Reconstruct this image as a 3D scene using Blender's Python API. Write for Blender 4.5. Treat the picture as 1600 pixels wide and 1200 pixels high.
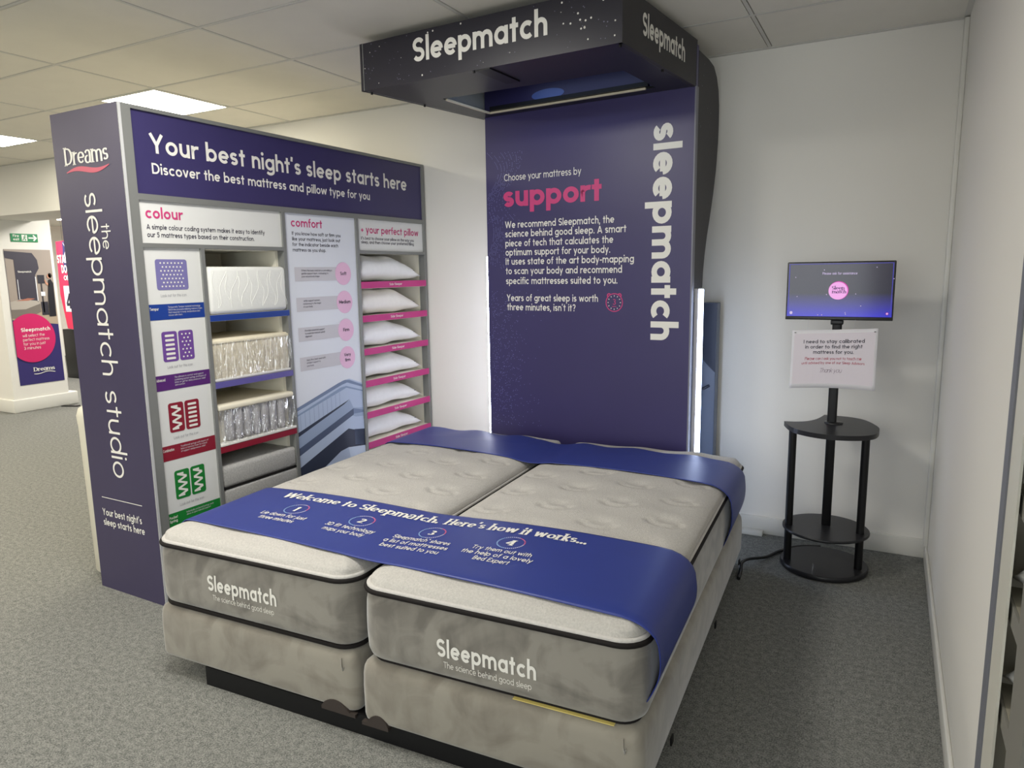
import bpy, bmesh, math, random
from mathutils import Vector, Matrix
PI = math.pi
for o in list(bpy.data.objects):
    bpy.data.objects.remove(o)
SC = bpy.context.scene
COL = SC.collection

# ------------------------------------------------------------------ camera
CAM_Z = 1.5664
yaw, pitch, roll = 0.4926, -0.1571, -0.0152
cd = bpy.data.cameras.new('camera')
cd.sensor_fit = 'HORIZONTAL'; cd.sensor_width = 36.0
cd.lens = 1102.82 / 1600 * 36.0
cd.clip_start = 0.02
cam = bpy.data.objects.new('camera', cd); COL.objects.link(cam)
fwd = Vector((-math.sin(yaw)*math.cos(pitch), math.cos(yaw)*math.cos(pitch), math.sin(pitch)))
rt = Vector((math.cos(yaw), math.sin(yaw), 0)); up = rt.cross(fwd)
r2 = math.cos(roll)*rt + math.sin(roll)*up; u2 = -math.sin(roll)*rt + math.cos(roll)*up
M = Matrix((r2, u2, -fwd)).transposed().to_4x4(); M.translation = Vector((0, 0, CAM_Z))
cam.matrix_world = M
SC.camera = cam

# ------------------------------------------------------------------ world, lamps, exposure
SC.view_settings.view_transform = 'Standard'
SC.view_settings.look = 'None'
SC.view_settings.gamma = 1.0
SC.view_settings.use_curve_mapping = False
SC.view_settings.exposure = 0.0
W = bpy.data.worlds.new('world'); SC.world = W; W.use_nodes = True
W.node_tree.nodes['Background'].inputs[0].default_value = (0.9, 0.93, 1.0, 1)
W.node_tree.nodes['Background'].inputs[1].default_value = 0.35
CEIL = 2.746
def lamp(name, loc, size, power, col, rot=(0, 0, 0), sy=None):
    d = bpy.data.lights.new(name, 'AREA'); d.energy = power; d.color = col
    d.shape = 'RECTANGLE'; d.size = size; d.size_y = sy or size
    o = bpy.data.objects.new(name, d); COL.objects.link(o); o.location = loc; o.rotation_euler = rot
    return o
WARM = (1.0, 0.93, 0.79)
NEUT = (1.0, 0.975, 0.92)
# ceiling panels of the shop that hang outside the picture
for i, (x, y, p, c) in enumerate([(-2.13, 1.58, 40, NEUT), (-4.5, 0.68, 32, WARM), (-4.5, -1.45, 13, WARM), (-2.13, -0.8, 14, NEUT),
                                  (-6.9, -0.2, 36, WARM), (-2.13, -3.0, 36, NEUT), (-6.9, 1.28, 40, WARM), (-9.3, 1.28, 50, WARM),
                                  (-10.2, 3.4, 40, WARM), (-10.9, 5.7, 70, NEUT), (-11.5, 8.0, 80, NEUT), (-8.0, 5.6, 60, NEUT), (-9.3, -1.0, 40, WARM)]):
    lamp('ceiling_lamp', (x, y, CEIL - 0.03 if y < 5 else 2.55), 0.58, p, c)
# unseen cool fill lamps behind the camera, added to brighten the fronts
lamp('rear_fill_lamp', (-2.0, -4.6, 1.6), 3.4, 66, (0.90, 0.95, 1.0), (PI/2, 0, 0), 2.0)
lamp('side_fill_lamp', (0.96, -1.9, 1.5), 3.0, 125, (0.86, 0.94, 1.0), (PI/2, 0, PI/2 - 0.35), 2.0)  # added fill from the right for shelf fronts, pillows and bed side

lamp('canopy_lamp', (-1.66, 3.50, 2.665), 0.8, 1.2, (0.55, 0.70, 1.0), (0, 0, -0.05), 0.15)   # scanner glow inside the canopy

# ------------------------------------------------------------------ materials
def lin(c):
    return tuple(((v/255)/12.92 if v/255 <= 0.04045 else ((v/255+0.055)/1.055)**2.4) for v in c)
MATS = {}
def mat(name, rgb, rough=0.6, metal=0.0, noise=0.0, nscale=40.0, bump=0.0, bscale=None, spec=0.5, coat=0.0, sheen=0.0, detail=4.0):
    if name in MATS: return MATS[name]
    m = bpy.data.materials.new(name); m.use_nodes = True
    nt = m.node_tree; b = nt.nodes['Principled BSDF']
    c = lin(rgb) + (1,)
    b.inputs['Base Color'].default_value = c
    b.inputs['Roughness'].default_value = rough; b.inputs['Metallic'].default_value = metal
    b.inputs['Specular IOR Level'].default_value = spec
    if coat: b.inputs['Coat Weight'].default_value = coat; b.inputs['Coat Roughness'].default_value = 0.25
    if sheen: b.inputs['Sheen Weight'].default_value = sheen
    tc = nt.nodes.new('ShaderNodeTexCoord')
    if noise:
        n = nt.nodes.new('ShaderNodeTexNoise'); n.inputs['Scale'].default_value = nscale; n.inputs['Detail'].default_value = detail
        nt.links.new(tc.outputs['Object'], n.inputs['Vector'])
        r = nt.nodes.new('ShaderNodeValToRGB')
        r.color_ramp.elements[0].position = 0.3; r.color_ramp.elements[1].position = 0.7
        r.color_ramp.elements[0].color = tuple(v*(1-noise) for v in c[:3]) + (1,)
        r.color_ramp.elements[1].color = tuple(min(1, v*(1+noise)) for v in c[:3]) + (1,)
        nt.links.new(n.outputs['Fac'], r.inputs['Fac']); nt.links.new(r.outputs['Color'], b.inputs['Base Color'])
    if bump:
        n2 = nt.nodes.new('ShaderNodeTexNoise'); n2.inputs['Scale'].default_value = bscale or nscale; n2.inputs['Detail'].default_value = 4
        nt.links.new(tc.outputs['Object'], n2.inputs['Vector'])
        bp = nt.nodes.new('ShaderNodeBump'); bp.inputs['Strength'].default_value = bump; bp.inputs['Distance'].default_value = 0.01
        nt.links.new(n2.outputs['Fac'], bp.inputs['Height']); nt.links.new(bp.outputs['Normal'], b.inputs['Normal'])
    MATS[name] = m
    return m
def emit(name, rgb, strength):
    if name in MATS: return MATS[name]
    m = bpy.data.materials.new(name); m.use_nodes = True
    b = m.node_tree.nodes['Principled BSDF']
    b.inputs['Base Color'].default_value = (0.02, 0.02, 0.02, 1)
    b.inputs['Emission Color'].default_value = lin(rgb) + (1,); b.inputs['Emission Strength'].default_value = strength
    MATS[name] = m
    return m

wall_m = mat('wall_paint', (229, 226, 218), 0.75, bump=0.05, bscale=120)
skirt_m = mat('skirting_gloss', (222, 220, 212), 0.4)
tile_m = mat('ceiling_tile', (226, 222, 211), 0.9, noise=0.015, nscale=7, bump=0.15, bscale=260)
bar_m = mat('ceiling_bar', (205, 203, 196), 0.6)
plenum_m = mat('plenum', (40, 38, 34), 0.9)
grey_m = mat('frame_grey', (134, 135, 132), 0.45, metal=0.25)
navy_m = mat('navy_print', (59, 53, 98), 0.36, noise=0.04, nscale=3)
navyd_m = mat('canopy_print', (38, 36, 46), 0.38, noise=0.05, nscale=4)
hous_m = mat('housing_charcoal', (52, 50, 53), 0.55, noise=0.05, nscale=4)
white_m = mat('board_white', (226, 226, 222), 0.4)
boardb_m = mat('comfort_board', (226, 229, 236), 0.35)
inner_m = mat('cabinet_inner', (236, 231, 214), 0.55)
ink_w = mat('ink_white', (236, 233, 224), 0.5)
ink_d = mat('ink_dark', (52, 48, 66), 0.5)
ink_g = mat('ink_grey', (165, 165, 168), 0.5)
ink_p = mat('ink_pink', (204, 62, 122), 0.5)
ink_lp = mat('ink_light_pink', (236, 190, 218), 0.5)
ink_lg = mat('ink_light_grey', (206, 203, 208), 0.5)
ink_dots = mat('ink_wave_dots', (120, 124, 180), 0.5)
ink_star = mat('ink_faint_star', (118, 116, 136), 0.5)
pink_m = mat('pink_strip', (196, 50, 128), 0.4)
blue_m = mat('blue_strip', (26, 62, 146), 0.4)
purp_m = mat('purple_strip', (86, 34, 112), 0.4)
lav_m = mat('lavender_strip', (98, 90, 160), 0.4)
red_m = mat('red_strip', (140, 18, 44), 0.4)
green_m = mat('green_strip', (24, 126, 50), 0.4)
icon_lav = mat('icon_lavender', (124, 118, 172), 0.5)
icon_pur = mat('icon_purple', (112, 72, 152), 0.5)
def velvet(name, c0, c1, sc):
    m = mat(name, c0, 0.85, bump=0.10, bscale=26, sheen=0.5)
    nt = m.node_tree; b = nt.nodes['Principled BSDF']; tc = nt.nodes.new('ShaderNodeTexCoord')
    def noise(scale, stretch, dist, det):
        mp = nt.nodes.new('ShaderNodeMapping'); mp.inputs['Scale'].default_value = stretch
        n = nt.nodes.new('ShaderNodeTexNoise'); n.inputs['Scale'].default_value = scale; n.inputs['Detail'].default_value = det; n.inputs['Distortion'].default_value = dist
        nt.links.new(tc.outputs['Object'], mp.inputs['Vector']); nt.links.new(mp.outputs['Vector'], n.inputs['Vector']); return n
    n1 = noise(sc, (1, 1, 1.2), 1.6, 6); n2 = noise(sc*4, (1, 1, .35), .4, 4)
    ad = nt.nodes.new('ShaderNodeMath'); ad.operation = 'MULTIPLY_ADD'; ad.inputs[1].default_value = 0.35
    nt.links.new(n2.outputs['Fac'], ad.inputs[0]); nt.links.new(n1.outputs['Fac'], ad.inputs[2])
    r = nt.nodes.new('ShaderNodeValToRGB'); r.color_ramp.elements[0].position = .50; r.color_ramp.elements[1].position = .78
    r.color_ramp.elements[0].color = lin(c1) + (1,); r.color_ramp.elements[1].color = lin(c0) + (1,)
    nt.links.new(ad.outputs[0], r.inputs['Fac']); nt.links.new(r.outputs['Color'], b.inputs['Base Color'])
    return m
vel_m = velvet('velvet_grey', (147, 141, 128), (124, 117, 105), 5)
vels_m = velvet('velvet_side', (142, 137, 127), (108, 103, 95), 5.5)
top_m = mat('mattress_knit', (192, 188, 181), 0.95, noise=0.10, nscale=150, bump=0.45, bscale=300)
gus_m = mat('mattress_gusset', (198, 194, 188), 0.95, noise=0.05, nscale=100, bump=0.3, bscale=200)
pip_m = mat('black_piping', (24, 20, 19), 0.75, spec=0.25)
run_m = mat('runner_vinyl', (42, 57, 132), 0.42, noise=0.03, nscale=8)
black_m = mat('black_metal', (15, 15, 17), 0.4, spec=0.35)
blackp_m = mat('black_plastic', (24, 24, 26), 0.35)
guard_m = mat('corner_guard', (58, 50, 46), 0.5)
shelf_m = mat('black_shelf', (36, 36, 39), 0.35, spec=0.35)
pil_m = mat('pillow_cotton', (246, 246, 245), 0.85, noise=0.02, nscale=30, bump=0.25, bscale=14)
pilw_m = mat('pillow_ivory', (246, 243, 236), 0.85, noise=0.02, nscale=30, bump=0.25, bscale=14)
cream_m = mat('cream_foam', (236, 226, 200), 0.8, noise=0.04, nscale=50, bump=0.1, bscale=60)
smpw_m = mat('sample_white', (240, 240, 234), 0.8, bump=0.1, bscale=80)
smpg_m = mat('sample_grey', (176, 174, 170), 0.9, noise=0.16, nscale=120, bump=0.2, bscale=200)
spring_m = mat('pocket_spring', (190, 188, 190), 0.85, noise=0.08, nscale=40, bump=0.2, bscale=60)
bin_m = mat('bin_cream', (226, 221, 202), 0.45)
yell_m = mat('tag_yellow', (226, 206, 120), 0.6)
paper_m = mat('paper_white', (236, 234, 238), 0.6)
paperp_m = mat('paper_pinkish', (230, 222, 230), 0.6)
led_m = emit('led_tube', (206, 222, 255), 12.0)
panel_m = emit('ceiling_panel_light', (255, 248, 228), 26.0)
cab_m = mat('cabinet_navy', (40, 48, 68), 0.4)
cabl_m = mat('cabinet_steel', (92, 104, 128), 0.4)
alu_m = mat('rail_cream', (222, 212, 186), 0.35)
lining_m = mat('lining_pale', (196, 198, 190), 0.6)

# carpet
carpet = bpy.data.materials.new('carpet'); carpet.use_nodes = True
def _carpet():
    nt = carpet.node_tree; b = nt.nodes['Principled BSDF']; b.inputs['Roughness'].default_value = 1.0
    b.inputs['Specular IOR Level'].default_value = 0.1
    tc = nt.nodes.new('ShaderNodeTexCoord')
    n1 = nt.nodes.new('ShaderNodeTexNoise'); n1.inputs['Scale'].default_value = 190; n1.inputs['Detail'].default_value = 3
    n2 = nt.nodes.new('ShaderNodeTexNoise'); n2.inputs['Scale'].default_value = 45; n2.inputs['Detail'].default_value = 3
    for n in (n1, n2): nt.links.new(tc.outputs['Object'], n.inputs['Vector'])
    ad = nt.nodes.new('ShaderNodeMath'); ad.operation = 'MULTIPLY_ADD'; ad.inputs[1].default_value = 0.45
    nt.links.new(n2.outputs['Fac'], ad.inputs[0]); nt.links.new(n1.outputs['Fac'], ad.inputs[2])
    r = nt.nodes.new('ShaderNodeValToRGB')
    r.color_ramp.elements[0].position = 0.56; r.color_ramp.elements[1].position = 0.9
    r.color_ramp.elements[0].color = lin((96, 97, 94)) + (1,); r.color_ramp.elements[1].color = lin((150, 150, 144)) + (1,)
    nt.links.new(ad.outputs[0], r.inputs['Fac']); nt.links.new(r.outputs['Color'], b.inputs['Base Color'])
    bp = nt.nodes.new('ShaderNodeBump'); bp.inputs['Strength'].default_value = 0.5; bp.inputs['Distance'].default_value = 0.004
    nt.links.new(n1.outputs['Fac'], bp.inputs['Height']); nt.links.new(bp.outputs['Normal'], b.inputs['Normal'])
_carpet()
# clear wrinkled film
film_m = bpy.data.materials.new('clear_film'); film_m.use_nodes = True
def _film():
    nt = film_m.node_tree; nt.nodes.clear()
    out = nt.nodes.new('ShaderNodeOutputMaterial'); mix = nt.nodes.new('ShaderNodeMixShader')
    tr = nt.nodes.new('ShaderNodeBsdfTransparent'); gl = nt.nodes.new('ShaderNodeBsdfGlossy')
    gl.inputs['Roughness'].default_value = 0.08; gl.inputs['Color'].default_value = (0.95, 0.95, 0.95, 1)
    tc = nt.nodes.new('ShaderNodeTexCoord'); mp = nt.nodes.new('ShaderNodeMapping'); mp.inputs['Scale'].default_value = (1, 1.0, 0.16)
    n = nt.nodes.new('ShaderNodeTexNoise'); n.inputs['Scale'].default_value = 38; n.inputs['Detail'].default_value = 2; n.inputs['Distortion'].default_value = 1.2
    nt.links.new(tc.outputs['Object'], mp.inputs['Vector']); nt.links.new(mp.outputs['Vector'], n.inputs['Vector'])
    bp = nt.nodes.new('ShaderNodeBump'); bp.inputs['Strength'].default_value = 1.0; bp.inputs['Distance'].default_value = 0.05
    nt.links.new(n.outputs['Fac'], bp.inputs['Height']); nt.links.new(bp.outputs['Normal'], gl.inputs['Normal'])
    mix.inputs[0].default_value = 0.28
    nt.links.new(tr.outputs[0], mix.inputs[1]); nt.links.new(gl.outputs[0], mix.inputs[2]); nt.links.new(mix.outputs[0], out.inputs[0])
_film()

# ------------------------------------------------------------------ mesh helpers
class MB:
    """collects geometry, builds ONE mesh object"""
    def __init__(s): s.v = []; s.f = []; s.m = []; s.ms = []; s.sm = []
    def mi(s, m):
        if m not in s.ms: s.ms.append(m)
        return s.ms.index(m)
    def face(s, pts, m, smooth=False):
        i = len(s.v); s.v += [tuple(p) for p in pts]; s.f.append(tuple(range(i, i+len(pts)))); s.m.append(s.mi(m)); s.sm.append(smooth)
    def grid(s, rows, m, close_u=False, close_v=False, smooth=True):
        i0 = len(s.v); nr = len(rows); nc = len(rows[0])
        for r in rows: s.v += [tuple(p) for p in r]
        k = s.mi(m)
        for a in range(nr if close_v else nr-1):
            for b in range(nc if close_u else nc-1):
                a2 = (a+1) % nr; b2 = (b+1) % nc
                s.f.append((i0+a*nc+b, i0+a*nc+b2, i0+a2*nc+b2, i0+a2*nc+b)); s.m.append(k); s.sm.append(smooth)
    def box(s, x0, x1, y0, y1, z0, z1, m, bev=0.0, seg=2):
        if bev <= 0:
            P = [(x0,y0,z0),(x1,y0,z0),(x1,y1,z0),(x0,y1,z0),(x0,y0,z1),(x1,y0,z1),(x1,y1,z1),(x0,y1,z1)]
            i = len(s.v); s.v += P; k = s.mi(m)
            for f in ((0,3,2,1),(4,5,6,7),(0,1,5,4),(1,2,6,5),(2,3,7,6),(3,0,4,7)):
                s.f.append(tuple(i+j for j in f)); s.m.append(k); s.sm.append(False)
        else:
            bm = bmesh.new(); bmesh.ops.create_cube(bm, size=1)
            for v in bm.verts: v.co = Vector(((x0+x1)/2+v.co.x*(x1-x0), (y0+y1)/2+v.co.y*(y1-y0), (z0+z1)/2+v.co.z*(z1-z0)))
            bmesh.ops.bevel(bm, geom=list(bm.edges), offset=bev, segments=seg, profile=0.5, affect='EDGES')
            s.add_bm(bm, m, seg > 1); bm.free()
    def add_bm(s, bm, m, smooth=False):
        i = len(s.v); bm.verts.index_update(); s.v += [tuple(v.co) for v in bm.verts]; k = s.mi(m)
        for f in bm.faces: s.f.append(tuple(i+v.index for v in f.verts)); s.m.append(k); s.sm.append(smooth)
    def prism(s, poly, axis, a, b, m, smooth=False):
        """poly of 2-D points extruded along axis 'x','y' or 'z' from a to b"""
        def P(p, t):
            return {'x': (t, p[0], p[1]), 'y': (p[0], t, p[1]), 'z': (p[0], p[1], t)}[axis]
        s.face([P(p, a) for p in reversed(poly)], m); s.face([P(p, b) for p in poly], m)
        s.grid([[P(p, a) for p in poly], [P(p, b) for p in poly]], m, close_u=True, smooth=smooth)
    def tube(s, pts, r, m, n=10, caps=True):
        pts = [Vector(p) for p in pts]; rows = []
        for i, p in enumerate(pts):
            t = (pts[min(i+1, len(pts)-1)] - pts[max(i-1, 0)]).normalized()
            ref = Vector((0, 0, 1)) if abs(t.z) < 0.9 else Vector((1, 0, 0))
            a = t.cross(ref).normalized(); b = t.cross(a)
            rows.append([p + r*(math.cos(2*PI*k/n)*a + math.sin(2*PI*k/n)*b) for k in range(n)])
        s.grid(rows, m, close_u=True)
        if caps: s.face(rows[0][::-1], m); s.face(rows[-1], m)
    def ring(s, pts, r, m, n=8):
        """closed tube"""
        pts = [Vector(p) for p in pts]; rows = []; L = len(pts)
        for i, p in enumerate(pts):
            t = (pts[(i+1) % L] - pts[i-1]).normalized()
            a = t.cross(Vector((0, 0, 1))).normalized(); b = t.cross(a)
            rows.append([p + r*(math.cos(2*PI*k/n)*a + math.sin(2*PI*k/n)*b) for k in range(n)])
        s.grid(rows, m, close_u=True, close_v=True)
    def lathe(s, prof, cx, cy, m, n=40, cap=True):
        rows = [[(cx+r*math.cos(2*PI*k/n), cy+r*math.sin(2*PI*k/n), z) for k in range(n)] for r, z in prof]
        s.grid(rows, m, close_u=True)
        if cap: s.face(rows[0][::-1], m); s.face(rows[-1], m)
    def build(s, name, parent=None, loc=None, rotz=0):
        me = bpy.data.meshes.new(name)
        me.from_pydata(s.v, [], s.f)
        for m in s.ms: me.materials.append(m)
        me.polygons.foreach_set('material_index', s.m); me.polygons.foreach_set('use_smooth', s.sm)
        me.update()
        o = bpy.data.objects.new(name, me); COL.objects.link(o)
        if parent: o.parent = parent
        if loc: o.location = loc
        if rotz: o.rotation_euler = (0, 0, rotz)
        return o
def weld(o, dist=0.0005):
    bm = bmesh.new(); bm.from_mesh(o.data); bmesh.ops.remove_doubles(bm, verts=bm.verts, dist=dist)
    bmesh.ops.recalc_face_normals(bm, faces=bm.faces); bm.to_mesh(o.data); bm.free()
    return o
def thing(name, label, cat, loc=(0, 0, 0), rotz=0, group=None):
    o = bpy.data.objects.new(name, None); COL.objects.link(o); o.empty_display_size = 0.1
    o.location = loc; o.rotation_euler = (0, 0, rotz)
    return tag(o, label, cat, group)
def tag(o, label, cat, group=None):
    o['label'] = label; o['category'] = cat
    if group: o['group'] = group
    return o
def struct(o, label=None):
    o['kind'] = 'structure'
    if label: o['label'] = label
    return o
def copy_tree(o, parent=None):
    c = o.copy(); COL.objects.link(c)
    if parent: c.parent = parent
    for ch in list(o.children): copy_tree(ch, c)
    return c

# ------------------------------------------------------------------ stroke lettering
XH, CH, AS, DS = 0.50, 0.70, 0.74, -0.20
def arc(cx, cy, rx, ry, a0, a1, n=None):
    n = n or max(3, int(abs(a1-a0)/18))
    return [(cx+rx*math.cos(math.radians(a0+(a1-a0)*k/n)), cy+ry*math.sin(math.radians(a0+(a1-a0)*k/n))) for k in range(n+1)]
def glyph(c, w):
    h = w/2; r = 0.25; R = r-h; ry = XH/2-h; m = XH/2
    bowl = arc(r, m, R, ry, 0, 360, 20)
    S = []; D = []
    def s_shape(H, wd):
        q = (H-w)/4; rx = wd/2-h
        return arc(wd/2, H-h-q, rx, q, 25, 270, 12) + arc(wd/2, h+q, rx, q, 90, -155, 12)[1:]
    def arch(x0, x1, top=XH):
        rx = (x1-x0)/2; a = min(rx, 0.2)
        return [((x0), top-h-a-0.02)] + arc((x0+x1)/2, top-h-a, rx, a, 180, 0, 10) + [(x1, 0)]
    if c == ' ': return [], [], 0.20
    if c == 'o': return [bowl], D, .5
    if c == 'a': return [bowl, [(2*r-h, 0), (2*r-h, XH)]], D, .5
    if c == 'b': return [bowl, [(h, 0), (h, AS)]], D, .5
    if c == 'd': return [bowl, [(2*r-h, 0), (2*r-h, AS)]], D, .5
    if c == 'p': return [bowl, [(h, DS), (h, XH)]], D, .5
    if c == 'q': return [bowl, [(2*r-h, DS), (2*r-h, XH)]], D, .5
    if c == 'g': return [bowl, [(2*r-h, XH), (2*r-h, -.02)] + arc(r, -.02, R, .19-h, 0, -150, 8)[1:]], D, .5
    if c == 'c': return [arc(r, m, R, ry, 45, 315, 16)], D, .44
    if c == 'e': return [[(h*1.2, m), (2*r-h, m)], arc(r, m, R, ry, 0, 318, 18)], D, .49
    if c == 's': return [s_shape(XH, .37)], D, .37
    if c == 'n': return [[(h, 0), (h, XH)], arch(h, .44-h)], D, .44
    if c == 'm': return [[(h, 0), (h, XH)], arch(h, .37), arch(.37, .74-h)], D, .74
    if c == 'h': return [[(h, 0), (h, AS)], arch(h, .44-h)], D, .44
    if c == 'r': return [[(h, 0), (h, XH)], [(h, XH-.2)] + arc(.27, XH-h-.17, .27-h, .17, 180, 75, 7)], D, .30
    if c == 'u': return [[(.44-h, 0), (.44-h, XH)], [(h, XH)] + [(x, XH-y) for x, y in arch(h, .44-h)]], D, .44
    if c == 't': return [[(.15, 0), (.15, XH+.16)], [(0, XH-h), (.30, XH-h)]], D, .30
    if c == 'i': return [[(h, 0), (h, XH)]], [(h, XH+.15, w*.62)], w
    if c == 'j': return [[(h, XH), (h, -.08)] + arc(h-.1, -.08, .1, .1, 0, -90, 5)[1:]], [(h, XH+.15, w*.62)], w
    if c == 'l': return [[(h, 0), (h, AS)]], D, w
    if c == 'k': return [[(h, 0), (h, AS)], [(h, .18), (.36, XH)], [(.16, .27), (.38, 0)]], D, .40
    if c == 'f': return [[(.13, 0), (.13, AS-.15)] + arc(.13+.13, AS-.15, .13, .15-h, 180, 80, 6)[1:], [(0, XH-h), (.28, XH-h)]], D, .28
    if c == 'v': return [[(h*.8, XH), (.22, h*.4)], [(.44-h*.8, XH), (.22, h*.4)]], D, .44
    if c == 'w': return [[(h*.8, XH), (.18, h*.4)], [(.18, h*.4), (.34, XH*.92)], [(.34, XH*.92), (.5, h*.4)], [(.5, h*.4), (.68-h*.8, XH)]], D, .68
    if c == 'x': return [[(h, XH), (.4-h, 0)], [(h, 0), (.4-h, XH)]], D, .40
    if c == 'y': return [[(h*.8, XH), (.23, h*.4)], [(.45-h*.8, XH), (.14, DS)]], D, .45
    if c == 'z': return [[(0, XH-h), (.38, XH-h)], [(.36, XH-h), (.03, h)], [(0, h), (.38, h)]], D, .38
    # capitals
    if c == 'S': return [s_shape(CH, .48)], D, .48
    if c == 'D': return [[(h, 0), (h, CH)], [(h, h), (.2, h)] + arc(.22, CH/2, .35-h, CH/2-h, -90, 90, 14) + [(h, CH-h)]], D, .57
    if c == 'W': return [[(h*.8, CH), (.24, h*.4)], [(.24, h*.4), (.45, CH*.95)], [(.45, CH*.95), (.66, h*.4)], [(.66, h*.4), (.9-h*.8, CH)]], D, .90
    if c == 'A': return [[(h*.8, 0), (.3, CH-h*.4)], [(.6-h*.8, 0), (.3, CH-h*.4)], [(.14, .2), (.46, .2)]], D, .60
    if c == 'V': return [[(h*.8, CH), (.29, h*.4)], [(.58-h*.8, CH), (.29, h*.4)]], D, .58
    if c == 'Y': return [[(h*.8, CH), (.28, .3)], [(.56-h*.8, CH), (.28, .3)], [(.28, 0), (.28, .34)]], D, .56
    if c == 'L': return [[(h, 0), (h, CH)], [(h, h), (.40, h)]], D, .40
    if c == 'T': return [[(.25, 0), (.25, CH-h)], [(0, CH-h), (.5, CH-h)]], D, .50
    if c == 'I': return [[(h, 0), (h, CH)]], D, w
    if c == 'H': return [[(h, 0), (h, CH)], [(.52-h, 0), (.52-h, CH)], [(h, CH/2), (.52-h, CH/2)]], D, .52
    if c == 'E': return [[(h, 0), (h, CH)], [(h, h), (.42, h)], [(h, CH-h), (.42, CH-h)], [(h, CH/2), (.38, CH/2)]], D, .42
    if c == 'F': return [[(h, 0), (h, CH)], [(h, CH-h), (.42, CH-h)], [(h, CH/2), (.38, CH/2)]], D, .42
    if c == 'B': return [[(h, 0), (h, CH)], [(h, h), (.26, h)] + arc(.27, (CH/2+h)/2, .2-h, (CH/2-h)/2, -90, 90, 8) + [(h, CH/2)], [(h, CH-h), (.24, CH-h)] + arc(.25, CH*.75-h/2, .19-h, (CH/2-h)/2, 90, -90, 8) + [(h, CH/2)]], D, .47
    if c == 'P': return [[(h, 0), (h, CH)], [(h, CH-h), (.24, CH-h)] + arc(.25, CH*.73-h/2, .2-h, CH*.27-h/2, 90, -90, 8) + [(h, CH*.46)]], D, .46
    if c == 'R': return [[(h, 0), (h, CH)], [(h, CH-h), (.24, CH-h)] + arc(.25, CH*.73-h/2, .2-h, CH*.27-h/2, 90, -90, 8) + [(h, CH*.46)], [(.24, CH*.46), (.44, 0)]], D, .47
    if c == 'C': return [arc(.34, CH/2, .34-h, CH/2-h, 45, 315, 18)], D, .60
    if c == 'O': return [arc(.34, CH/2, .34-h, CH/2-h, 0, 360, 22)], D, .68
    if c == 'M': return [[(h, 0), (h, CH)], [(.72-h, 0), (.72-h, CH)], [(h, CH-h*.3), (.36, .15)], [(.72-h, CH-h*.3), (.36, .15)]], D, .72
    if c == 'N': return [[(h, 0), (h, CH)], [(.56-h, 0), (.56-h, CH)], [(h, CH), (.56-h, 0)]], D, .56
    if c == '0': return [arc(.25, CH/2, .25-h, CH/2-h, 0, 360, 20)], D, .5
    if c == '1': return [[(.17, 0), (.17, CH)], [(.17, CH-h), (.02, CH-.14)]], D, .17+h
    if c == '2': return [arc(.22, CH-.22, .22-h, .22-h, 160, -35, 10) + [(h, h)], [(h*.5, h), (.44, h)]], D, .45
    if c == '3': return [arc(.21, CH*.74, .19-h, CH*.26-h, 150, -90, 10), arc(.21, CH*.27, .22-h, CH*.27-h, 90, -150, 12)], D, .44
    if c == '4': return [[(.33, 0), (.33, CH)], [(.33, CH-h), (.03, .2)], [(0, .19), (.46, .19)]], D, .46
    if c == '5': return [[(.4, CH-h), (.1, CH-h), (.07, .38)], arc(.2, .23, .22-h, .23-h, 120, -150, 12)], D, .43
    if c == '.': return [], [(h, h*1.1, w*.6)], w*1.05
    if c == ',': return [[(h*1.1, h*1.6), (h*.4, -.13)]], D, w*1.05
    if c in "'’": return [[(h*1.1, AS), (h*.7, AS-.2)]], D, w*1.05
    if c == '?': return [arc(.2, CH-.2, .2-h, .2-h, 165, -60, 10) + [(.2, .22)]], [(.2, h*1.1, w*.6)], .40
    if c == '-': return [[(0, .27), (.27, .27)]], D, .27
    if c == '+': return [[(0, .27), (.34, .27)], [(.17, .1), (.17, .44)]], D, .34
    if c == '®': return [arc(.06, .66, .05, .05, 0, 360, 10)], D, .12
    return [], [], .3
def strip(pts, w, out, serif):
    """polyline -> quads with mitred joints"""
    P = [Vector((p[0], p[1])) for p in pts]
    Q = [P[0]]
    for p in P[1:]:                     # long straight runs are cut so they follow curved cloth
        d = (p-Q[-1]).length; n = int(d/0.22)
        q0 = Q[-1].copy()
        for k in range(1, n+1): Q.append(q0.lerp(p, k/(n+1)))
        if d > 1e-6: Q.append(p)
    P = Q
    if len(P) < 2: return
    closed = (P[0]-P[-1]).length < 1e-4
    L = []; Rr = []
    n = len(P)
    for i in range(n):
        a = P[i]-P[i-1] if i > 0 else (P[-1]-P[-2] if closed else P[1]-P[0])
        b = P[i+1]-P[i] if i < n-1 else (P[1]-P[0] if closed else P[-1]-P[-2])
        a = a.normalized(); b = b.normalized(); t = (a+b)
        t = t.normalized() if t.length > 1e-3 else b
        nv = Vector((-t.y, t.x)); k = 1/max(.55, math.sqrt(max(0, (1+a.dot(b))/2)))
        ww = w
        if serif: ww = w*(.40+.68*abs(t.y)**1.5)
        L.append(P[i]+nv*ww/2*k); Rr.append(P[i]-nv*ww/2*k)
    for i in range(n-1): out.append([L[i], Rr[i], Rr[i+1], L[i+1]])
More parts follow.
